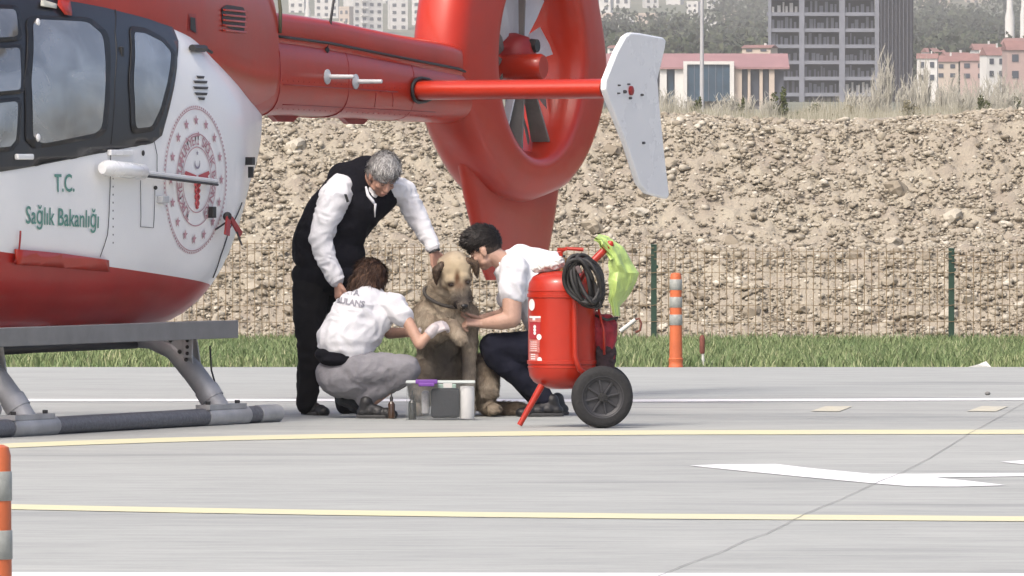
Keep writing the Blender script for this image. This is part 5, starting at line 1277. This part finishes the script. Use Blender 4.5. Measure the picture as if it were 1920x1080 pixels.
# left-in-view foreleg, lifted
pr.c(JD(800,590,-.10), JD(812,628,-.24), .095,.075).c(JD(812,628,-.24), JD(846,612,-.42), .070,.055).c(JD(846,612,-.42), JD(862,630,-.47), .055,.048).e(JD(864,637,-.49), (.045,.05,.042))
# standing foreleg
pr.c(JD(872,590,-.10), JD(880,640,-.18), .090,.060).c(JD(880,640,-.18), JD(880,715,-.20), .054,.043).c(JD(880,715,-.20), JD(879,752,-.21), .042,.038).e(JD(879,765,-.25), (.046,.07,.030))
# hind legs
pr.e(JD(903,712,.02), (.115,.17,.17)).c(JD(905,700,-.05), JD(918,735,-.18), .10,.062).c(JD(918,735,-.18), JD(908,762,-.02), .055,.045).c(JD(908,765,-.05), JD(925,768,-.28), .042,.042).e(JD(926,768,-.31), (.048,.055,.032))
pr.e(JD(797,712,.02), (.12,.17,.17)).c(JD(795,700,-.05), JD(785,735,-.18), .10,.062).c(JD(785,735,-.18), JD(790,762,-.02), .055,.045).c(JD(790,765,-.05), JD(780,768,-.26), .042,.040)
for q in (-.022,0,.022):
    pr.e(JD(926,770,-.345)+Vector((q,0,0)), (.014,.022,.020)); pr.e(JD(879,768,-.30)+Vector((q,0,0)), (.014,.022,.018))
# tail on the ground
pr.c(JD(895,750,.22), JD(925,764,.10), .060,.048).c(JD(925,764,.10), JD(960,768,-.02), .048,.050).c(JD(960,768,-.02), JD(992,767,-.08), .050,.030)
db = skinmesh('body', pr, .009, M_DOG, dog, 6, disp=lambda p: .010*noise.noise(p*14)+.005*noise.noise(p*34))
def flow(q):
    q = Vector(q)
    if (q-HC).length < .24: return tuple((q-TD(0,.22,-.04)).normalized())
    if q.z < .18 and q.x > JD(905,0,0).x and abs(q.y-YD) < .4: return (.8,-.2,-.3)
    return (.05,-.1,-1)
def longm(q):
    q = Vector(q); return (q-HC).length > .17
def shortm(q): return not longm(q)
fur(db, 46000, .030, .0019, flow, M_DOG, 'fur', 11, .30, mask=longm, parent=dog, jit=.2)
fur(db, 18000, .011, .0014, flow, M_DOG, 'face_fur', 12, .2, mask=shortm, parent=dog, jit=.2)
# ears
for q, nm in ((-1,'l'),(1,'r')):
    pe = Prims(); base = TD(q*.085,-.015,.070)
    tip = TD(q*.135,.055,-.015)
    mid = TD(q*.128,.005,.055)
    pe.c(base, mid, .026,.026).c(mid, (mid+tip)/2, .026,.022).c((mid+tip)/2, tip, .022,.008)
    e_ = skinmesh('ear', pe, .007, M_EAR, dog, 4); fur(e_, 1600, .016, .0018, (0,-.2,-1), M_EAR, 'fur', 13, .2)
M_NOSE = mat('wet_nose', (.010,.009,.009), .25)
pe = Prims(); pe.e(TD(0,.262,-.034), (.029,.018,.022), BD).e(TD(-.013,.268,-.040), (.012,.010,.011), BD).e(TD(.013,.268,-.040), (.012,.010,.011), BD)
skinmesh('nose', pe, .004, M_NOSE, dog, 2)
for q in (-1,1):
    MB().sphere(TD(q*.050,.113,.018), (.0135,.011,.0115), 10, 8, BD).build('eye', mat('dog_eye', (.02,.011,.006), .12, coat=.8), dog, smooth=True)
    MB().tube([TD(q*.068,.100,.022), TD(q*.050,.120,.030), TD(q*.032,.122,.018)], [.003,.005,.003], 6).build('eyelid', mat('eye_rim', (.03,.02,.015), .6), dog, smooth=True)
MB().tube([TD(-.058,.15,-.095), TD(-.045,.21,-.090), TD(0,.262,-.075), TD(.045,.21,-.090), TD(.058,.15,-.095)], [.002,.004,.005,.004,.002], 6).build('mouth', M_NOSE, dog, smooth=True)
# dark collar
cc = JD(838,556,-.10); ax = Vector((.25,-.35,.9)).normalized(); ux = ax.cross(Vector((0,1,0))).normalized(); uy = ax.cross(ux)
tag(MB().tube([cc+ux*.150*math.cos(t_)+uy*.162*math.sin(t_) for t_ in np.linspace(0, 2*math.pi, 40, endpoint=False)], .011, 8, closed=True).build('dog_collar', mat('collar_strap', (.05,.045,.04), .8), None, smooth=True), 'thin dark strap worn around the dog\'s neck', 'collar')
# ============================================================ WHEELED EXTINGUISHER
YX = 54.2
JX = lambda x, y, d=0: P(x, y, YX+d)
ex = empty('wheeled_extinguisher', (JX(1075,803).x, YX, 0), label='large red fire extinguisher on a two wheeled trolley with black hose', cat='extinguisher')
M_XR = mat('extinguisher_red', (.36,.020,.007), .34, var=.12, vs=4, spec=.35, coat=.25, bump=.04, bs=8)
M_TYRE = mat('tyre_rubber', (.014,.014,.015), .8, var=.3, vs=20, bump=.3, bs=60); M_RIM = mat('rim_plastic', (.028,.028,.032), .55, var=.2, vs=15)
M_HOSE = mat('hose_black', (.014,.013,.013), .6, var=.3, vs=20)
YC = YX+.26; JC = lambda x, y, d=0: P(x, y, YC+d)
cx = JC(1054,0).x; R0 = .208; zb, zt_ = JC(0,728).z, JC(0,508).z
prof = [(0,zb-.006),(.07,zb-.003),(.13,zb+.012),(.175,zb+.040),(.20,zb+.075),(R0,zb+.125),(R0+.003,zb+.128),(R0+.003,zb+.133),(R0,zb+.136),(R0,zt_-.125),(R0+.003,zt_-.122),(R0+.003,zt_-.117),(R0,zt_-.114),(.203,zt_-.075),(.18,zt_-.035),(.14,zt_-.012),(.08,zt_),(0,zt_+.002)]
MB().lathe(prof, (cx,YC,0), 56).build('tank', M_XR, ex, smooth=True, sharp=35)
MB().lathe([(.05,zt_-.01),(.05,zt_+.02),(.035,zt_+.025),(.03,zt_+.08),(.0,zt_+.085)], (cx,YC,0), 20).build('valve', mat('brass',(.35,.24,.10),.4,metal=.7), ex, smooth=True, sharp=35)
vz = zt_+.10
MB().tube([JC(1046,474), JC(1062,466), JC(1094,468)], [.014,.010,.012], 8).tube([JC(1052,482), JC(1052,470)], .012, 8).box(JC(1054,467), (.06,.03,.016)).build('valve_lever', M_XR, ex, smooth=True, sharp=40)
MB().tube([JC(1057,515), JC(1057,478)], .010, 8).build('valve_stem', M_DK, ex)
# trolley frame: tube up the side with handle
fr = MB()
for s_ in (-1, 1):
    d = -.235 if s_ < 0 else .235
    fr.tube([JC(1106,706,d*.8), JC(1086,692,d), JC(1078,668,d), JC(1077,560,d), JC(1083,535,d), JC(1103,499,d*.7), JC(1145,457,d*.45)], .017, 12)
fr.tube([JC(1145,457,-.106), JC(1146,456,.106)], .017, 12)
fr.build('frame', M_XR, ex, smooth=True)
MB().tube([JC(1112,490,-.150), JC(1146,456,-.104)], .023, 14).build('handle_grip', M_XR, ex, smooth=True, sharp=50)
for d in (-.12,.12):
    MB().tube([JC(1016,722,d), JC(974,797,d-.02 if d < 0 else d+.02)], [.022,.017], 12).build('leg', M_XR, ex, smooth=True, sharp=50)
for z in (zb+.16, zt_-.15):
    MB().lathe([(R0+.001,z-.012),(R0+.006,z-.010),(R0+.006,z+.010),(R0+.001,z+.012)], (cx,YC,0), 48).build('clamp_band', M_XR, ex, smooth=True, sharp=35)
# wheels
wr = .190
for d in (-.30, .30):
    wc = JC(1129,0,d); wc.z = wr
    rot = Matrix.Rotation(R(90), 3, 'X') @ Matrix.Identity(3)
    rz = Matrix.Rotation(R(8), 3, 'Z')
    rot = rz @ rot
    MB().lathe([(.118,-.030),(.150,-.036),(.176,-.030),(.188,-.016),(wr,0),(.188,.016),(.176,.030),(.150,.036),(.118,.030),(.118,-.030)], wc, 48, rot=rot).build('tyre', M_TYRE, ex, smooth=True, sharp=50)
    rim = MB(); rim.lathe([(.119,-.028),(.126,-.034),(.130,-.034),(.118,-.014),(.118,.014),(.130,.034),(.126,.034),(.119,.028),(.104,.020),(.104,-.020),(.119,-.028)], wc, 40, rot=rot)
    rim.lathe([(0,-.008),(.106,-.008),(.106,.008),(0,.008)], wc, 40, rot=rot); rim.build('rim', M_RIM, ex, smooth=True, sharp=35)
    sp_ = MB()
    for k in range(8):
        a = 2*math.pi*k/8+.2; q = Matrix.Rotation(a, 3, 'Z'); sp_.box(wc+rot @ (q @ Vector((.064,0,0))), (.085,.011,.046), rot @ q)
    sp_.build('spokes', M_RIM, ex, bevel=.002)
    MB().lathe([(0,-.045),(.014,-.045),(.014,-.036),(.028,-.034),(.028,.034),(.014,.036),(0,.036)], wc, 16, rot=rot).build('hub', M_TYRE, ex, smooth=True, sharp=35)
a_ = JC(1129,0,-.3); b_ = JC(1129,0,.3); a_.z = b_.z = wr
MB().tube([a_, b_], .014, 10).build('axle', M_DK, ex, smooth=True, sharp=50)
for s_ in (-1,1): MB().tube([JC(1106,706,s_*.19), Vector((JC(1128,0).x, YC+s_*.2, wr+.01))], .015, 8).build('axle_bracket', M_XR, ex, smooth=True)
# hose coil, many loops hung over the frame
hz_ = MB(); base = JC(1094,527,-.30)
random.seed(5)
for k in range(11):
    L = []; rx = random.uniform(.035,.100); rz_ = random.uniform(.125,.175); ph_ = random.uniform(-.22,.22); oy = random.uniform(-.05,.05); ox = random.uniform(-.02,.035)
    for i in range(30):
        t_ = 2*math.pi*i/30; v = Vector((rx*math.cos(t_)*(1+.1*math.sin(2*t_+k)), oy+.02*math.sin(t_*2+k), rz_*math.sin(t_)))
        v = Matrix.Rotation(R(-22)+ph_, 3, 'Y') @ v; L.append(base+v+Vector((ox,0,0)))
    hz_.tube(L, .0125, 8, closed=True)
hz_.tube([JC(1120,560,-.32), JC(1128,575,-.32), JC(1118,580,-.32), JC(1112,568,-.32)], .011, 8)
hz_.build('hose', M_HOSE, ex, smooth=True)
MB().box(base+Vector((-.03,-.02,.07)), (.03,.14,.05), Matrix.Rotation(R(-25),3,'Y')).build('hose_strap', mat('dull_strap',(.10,.07,.07),.7), ex, bevel=.01)
# stickers printed on the tank
def on_tank(x, z): # x across the image from the axis
    u = max(-.999, min(.999, x/R0)); return Vector((cx+u*(R0+.0022), YC-math.sqrt(1-u*u)*(R0+.0022), z))
def sticker(name, x0, x1, y0, y1, m, n=6, par=ex):
    xa, xb = JC(x0,0).x-cx, JC(x1,0).x-cx; za, zb_ = JC(0,y1).z, JC(0,y0).z; V = []
    for i in range(n+1):
        x = xa+(xb-xa)*i/n; V += [on_tank(x, za), on_tank(x, zb_)]
    return MB().add(V, [(2*i,2*i+2,2*i+3,2*i+1) for i in range(n)]).build(name, m, par)
M_STW = mat('sticker_white', (.68,.66,.64), .5); M_STP = mat('sticker_pink', (.50,.17,.15), .5, var=.5, vs=70); M_STR = mat('sticker_red', (.34,.02,.03), .5)
def oval(name, xc, yc, rx, ry, m):
    c = JC(xc, yc); V = [on_tank(c.x-cx+rx*math.cos(t_), c.z+ry*math.sin(t_)) for t_ in np.linspace(0, 2*math.pi, 20, endpoint=False)]
    V = [v+Vector((0,-.0012,0)) for v in V]; MB().add(V, [tuple(range(20))]).build(name, m, ex)
oval('sticker', 997.5, 571, .018, .036, M_STW); oval('sticker', 1011, 631, .015, .018, M_STW); oval('sticker', 1012, 674, .014, .018, M_STW)
sticker('sticker', 993, 1014, 592, 596, M_STW); sticker('sticker', 993, 1014, 597, 603, M_STP); sticker('sticker', 994, 1013, 604, 634, M_STR); sticker('sticker', 993, 1012, 636, 660, M_STP); sticker('sticker', 993, 1010, 662, 678, M_STP)
for y in (612,618,624): oval('pictogram', 1003, y, .008, .011, M_STW)
for y in (640,644,648,652,656): sticker('text_line', 995, 1007, y, y+1.2, M_STW)
for y in (663,667,671): sticker('text_line', 996, 1004, y, y+2, M_STW)
sticker('sticker', 999, 1004, 596, 600, M_STW)
# white plastic bundle, lime bag, red bag
def crumple(name, pr, voxel, m, label, cat, amp=.02, sc=16, sm=2, parent=None):
    o = skinmesh(name, pr, voxel, m, None, sm, disp=folds(amp, sc, 3)); return tag(o, label, cat)
pb = Prims(); pb.e(JC(1028,498,-.02), (.085,.07,.030)).e(JC(1045,492,-.03), (.04,.05,.03)).e(JC(1010,502,-.02), (.04,.05,.022))
crumple('plastic_bag', pb, .006, mat('clear_white_plastic', (.62,.62,.60), .3, var=.12, vs=20, coat=.4), 'crumpled white plastic bag tucked on top of the red extinguisher', 'bag', .014, 30)
M_LIME = mat('lime_plastic', (.42,.56,.17), .42, var=.22, vs=10, bump=.8, bs=14)
def sheet(name, cols, m, label=None, cat=None, amp=.02, thick=.002, seed=0, par=None):
    # cols: rows of (px, py, d) outlines left/right edges
    n = 16; V = []; rows = len(cols); rj = random.Random(seed+3); cols = [((a[0]+rj.uniform(-4,4), a[1]+rj.uniform(-3,3), a[2]), (b[0]+rj.uniform(-5,4), b[1]+rj.uniform(-3,3), b[2])) for a, b in cols]
    for j, ((xl, yl, dl), (xr, yr, dr)) in enumerate(cols):
        a, b = JC(xl, yl, dl), JC(xr, yr, dr)
        for i in range(n+1):
            u = i/n; p = a.lerp(b, u); k = math.sin(math.pi*u)
            p.y += -.05*k+amp*1.6*abs(math.sin(u*6+j*.22+seed))+amp*noise.noise(Vector((u*5, j*.5, seed)))*2; p.y += amp*1.5*noise.noise(Vector((u*3, j*.9, seed+2))); p.x += amp*.9*noise.noise(Vector((u*4+9, j*.6, seed))); V.append(p)
    Fq = [(j*(n+1)+i, j*(n+1)+i+1, (j+1)*(n+1)+i+1, (j+1)*(n+1)+i) for j in range(rows-1) for i in range(n)]
    Fq = [t_ for q in Fq for t_ in ((q[0],q[1],q[2]),(q[0],q[2],q[3]))]; o = MB().add(V, Fq).build(name, m, par, smooth=False); s_ = o.modifiers.new('s','SOLIDIFY'); s_.thickness = thick
    if label: tag(o, label, cat)
    return o
bag = empty('plastic_bag', JC(1150,520,.03), label='lime green plastic bag hanging from the extinguisher handle', cat='bag')
b1 = sheet('hanging_sheet', [((1122,449,-.14),(1148,447,.05)),((1128,455,-.15),(1155,450,.02)),((1138,466,-.15),(1166,464,.02)),((1139,480,-.15),(1176,478,.02)),((1140,496,-.14),(1186,494,.02)),((1141,512,-.14),(1196,512,.02)),((1142,528,-.14),(1190,528,.02)),((1141,544,-.14),(1182,544,.02)),((1141,560,-.14),(1173,560,.02)),((1143,576,-.14),(1167,576,.02)),((1146,592,-.14),(1162,594,.02))], M_LIME, amp=.012, par=bag)
b2 = sheet('knotted_top', [((1114,452,-.16),(1122,442,-.02)),((1122,456,-.18),(1134,441,-.02)),((1130,464,-.18),(1146,446,-.02)),((1138,474,-.17),(1156,458,-.02)),((1142,486,-.16),(1162,474,-.02))], M_LIME, amp=.02, seed=4, par=bag)
for o in (b1, b2): o.location = -bag.location
rb = empty('cloth_bag', JC(1138,680,0), label='dark red cloth bag with black netting hung behind the extinguisher above the wheel', cat='bag')
pb = Prims(); pb.c(JC(1132,612,.02), JC(1134,668,.02), .075,.06).c(JC(1118,600,.0), JC(1122,640,0), .05,.05)
o1 = skinmesh('bag_body', pb, .007, mat('crimson_cloth', (.26,.012,.025), .75, var=.35, vs=12, bump=.3, bs=30), rb, 3, disp=folds(.012, 14, 5))
pb = Prims(); pb.c(JC(1134,662,.01), JC(1133,690,.01), .068,.062); o2 = skinmesh('netting', pb, .007, mat('black_netting', (.035,.02,.025), .9, var=.5, vs=50), rb, 2, disp=folds(.008, 30, 6))
o3 = MB().tube([JC(1118,592,-.06), JC(1138,600,-.07), JC(1157,596,-.03), JC(1154,602,.05), JC(1135,596,.08)], .009, 8, closed=True).build('bag_rim', M_DK, rb, smooth=True)
o4 = MB().tube([JC(1121,575,-.05), JC(1132,618,-.085), JC(1133,665,-.08)], .008, 6).build('strap', M_XR, rb, smooth=True)
for o in (o1, o2, o3, o4): o.location = -rb.location

# ============================================================ FIRST AID BOX
YB = 56.05
JB = lambda x, y, d=0: P(x, y, YB+d)
def floorpx(): return 0
M_CLR = mat('clear_plastic', (.30,.32,.32), .15, alpha=.07)
zb0 = .003; X0, X1 = JB(762,0).x, JB(890,0).x; ztop = JB(0,716).z
bx_ = empty('medical_box', ((X0+X1)/2, YB, 0), label='open clear plastic box holding first aid supplies in front of the dog', cat='box')
cx_, W_, D_ = (X0+X1)/2, X1-X0, .30
T_ = .004
for nm, c, s_ in (('side_panel', (cx_,YB-D_/2,ztop/2), (W_,T_,ztop)), ('side_panel', (cx_,YB+D_/2,ztop/2), (W_,T_,ztop)), ('end_panel', (X0,YB,ztop/2), (T_,D_-.01,ztop)), ('end_panel', (X1,YB,ztop/2), (T_,D_-.01,ztop)), ('base_panel', (cx_,YB,.006), (W_-.01,D_-.01,.006))):
    MB().box(c, s_).build(nm, M_CLR, bx_, bevel=.001).location = -bx_.location
M_VIO = mat('purple_plastic', (.16,.05,.30), .4, var=.15, vs=10); M_GRY = mat('grey_pouch', (.02,.022,.028), .8, var=.25, vs=12, bump=.2, bs=40)
o = MB().box((JB(800,0).x, YB-D_/2+.02, JB(0,716).z+.004), (JB(822,0).x-JB(781,0).x, .09, .026)).box((JB(800,0).x, YB-D_/2-.025, JB(0,720).z), (.10,.01,.022)).build('lid_clip', M_VIO, bx_, bevel=.006); o.location = -bx_.location
o = MB().tube([(X0,YB-D_/2,ztop),(X1,YB-D_/2,ztop),(X1,YB+D_/2,ztop),(X0,YB+D_/2,ztop)], .006, 6, closed=True).build('rim', mat('milky_rim',(.5,.54,.52),.4), bx_); o.location = -bx_.location
# contents
o = MB().box((JB(835,0).x, YB-.06, JB(0,755).z), (JB(862,0).x-JB(808,0).x, .14, JB(0,726).z-JB(0,782).z)).build('zip_pouch', M_GRY, None, bevel=.02); tag(o, 'dark grey zip pouch standing in the middle of the clear box', 'pouch')
gz = empty('gauze_dispenser', (JB(838,0).x, YB-.04, JB(0,728).z), label='pale green gauze pack lying on the grey pouch', cat='box')
MB().box((0,0,.012), (.115,.09,.030)).build('carton', mat('mint_carton', (.30,.42,.36), .6, var=.2, vs=20), gz, bevel=.004); MB().box((.005,-.046,.022), (.055,.004,.034)).build('label_patch', M_STW, gz)
o = MB().lathe([(0,.008),(.042,.008),(.045,.014),(.045,JB(0,726).z-.01),(.042,JB(0,724).z),(0,JB(0,723).z)], (JB(876,0).x, YB-.09, 0), 24).build('white_bottle', mat('milk_bottle', (.66,.66,.65), .4, var=.05, vs=30), None, smooth=True, sharp=40); tag(o, 'white plastic bottle standing at the right end of the clear box', 'bottle')
o = MB().box((JB(798,0).x, YB-.02, JB(0,755).z), (.05,.12,.15)).build('gauze_roll', mat('grey_gauze', (.36,.36,.37), .9, var=.2, vs=30), None, bevel=.015); tag(o, 'pale grey gauze roll between dark bottle and pouch', 'gauze')
def bottle(px, w_, topy, y, m, label):
    H = P(0, topy, y).z; r_ = w_/2
    t = empty('dropper_bottle', (P(px,0,y).x, y, .002), label=label, cat='bottle')
    MB().lathe([(0,0),(r_,0),(r_,H*.55),(r_*.8,H*.62),(r_*.4,H*.68),(r_*.4,H*.72),(0,H*.72)], n=20).build('flask', m, t, smooth=True, sharp=45)
    MB().lathe([(r_*.45,H*.70),(r_*.5,H*.82),(r_*.25,H*.88),(r_*.15,H),(0,H)], n=16).build('cap', M_DK, t, smooth=True, sharp=45)
bottle(734, .045, 738, 56.25, mat('brown_glass', (.05,.025,.012), .2, coat=.4), 'small brown bottle on the concrete left of the clear box')
bottle(773, .05, 733, YB-.02, mat('dark_glass', (.02,.022,.018), .25, coat=.4), 'dark dropper bottle inside the left end of the clear box')
g_ = JB(900,610,.7)
for r_ in (man, wo, km, dog, ex):
    for o in r_.children:
        if o.type == 'MESH' and o.parent == r_: o.location = -r_.location
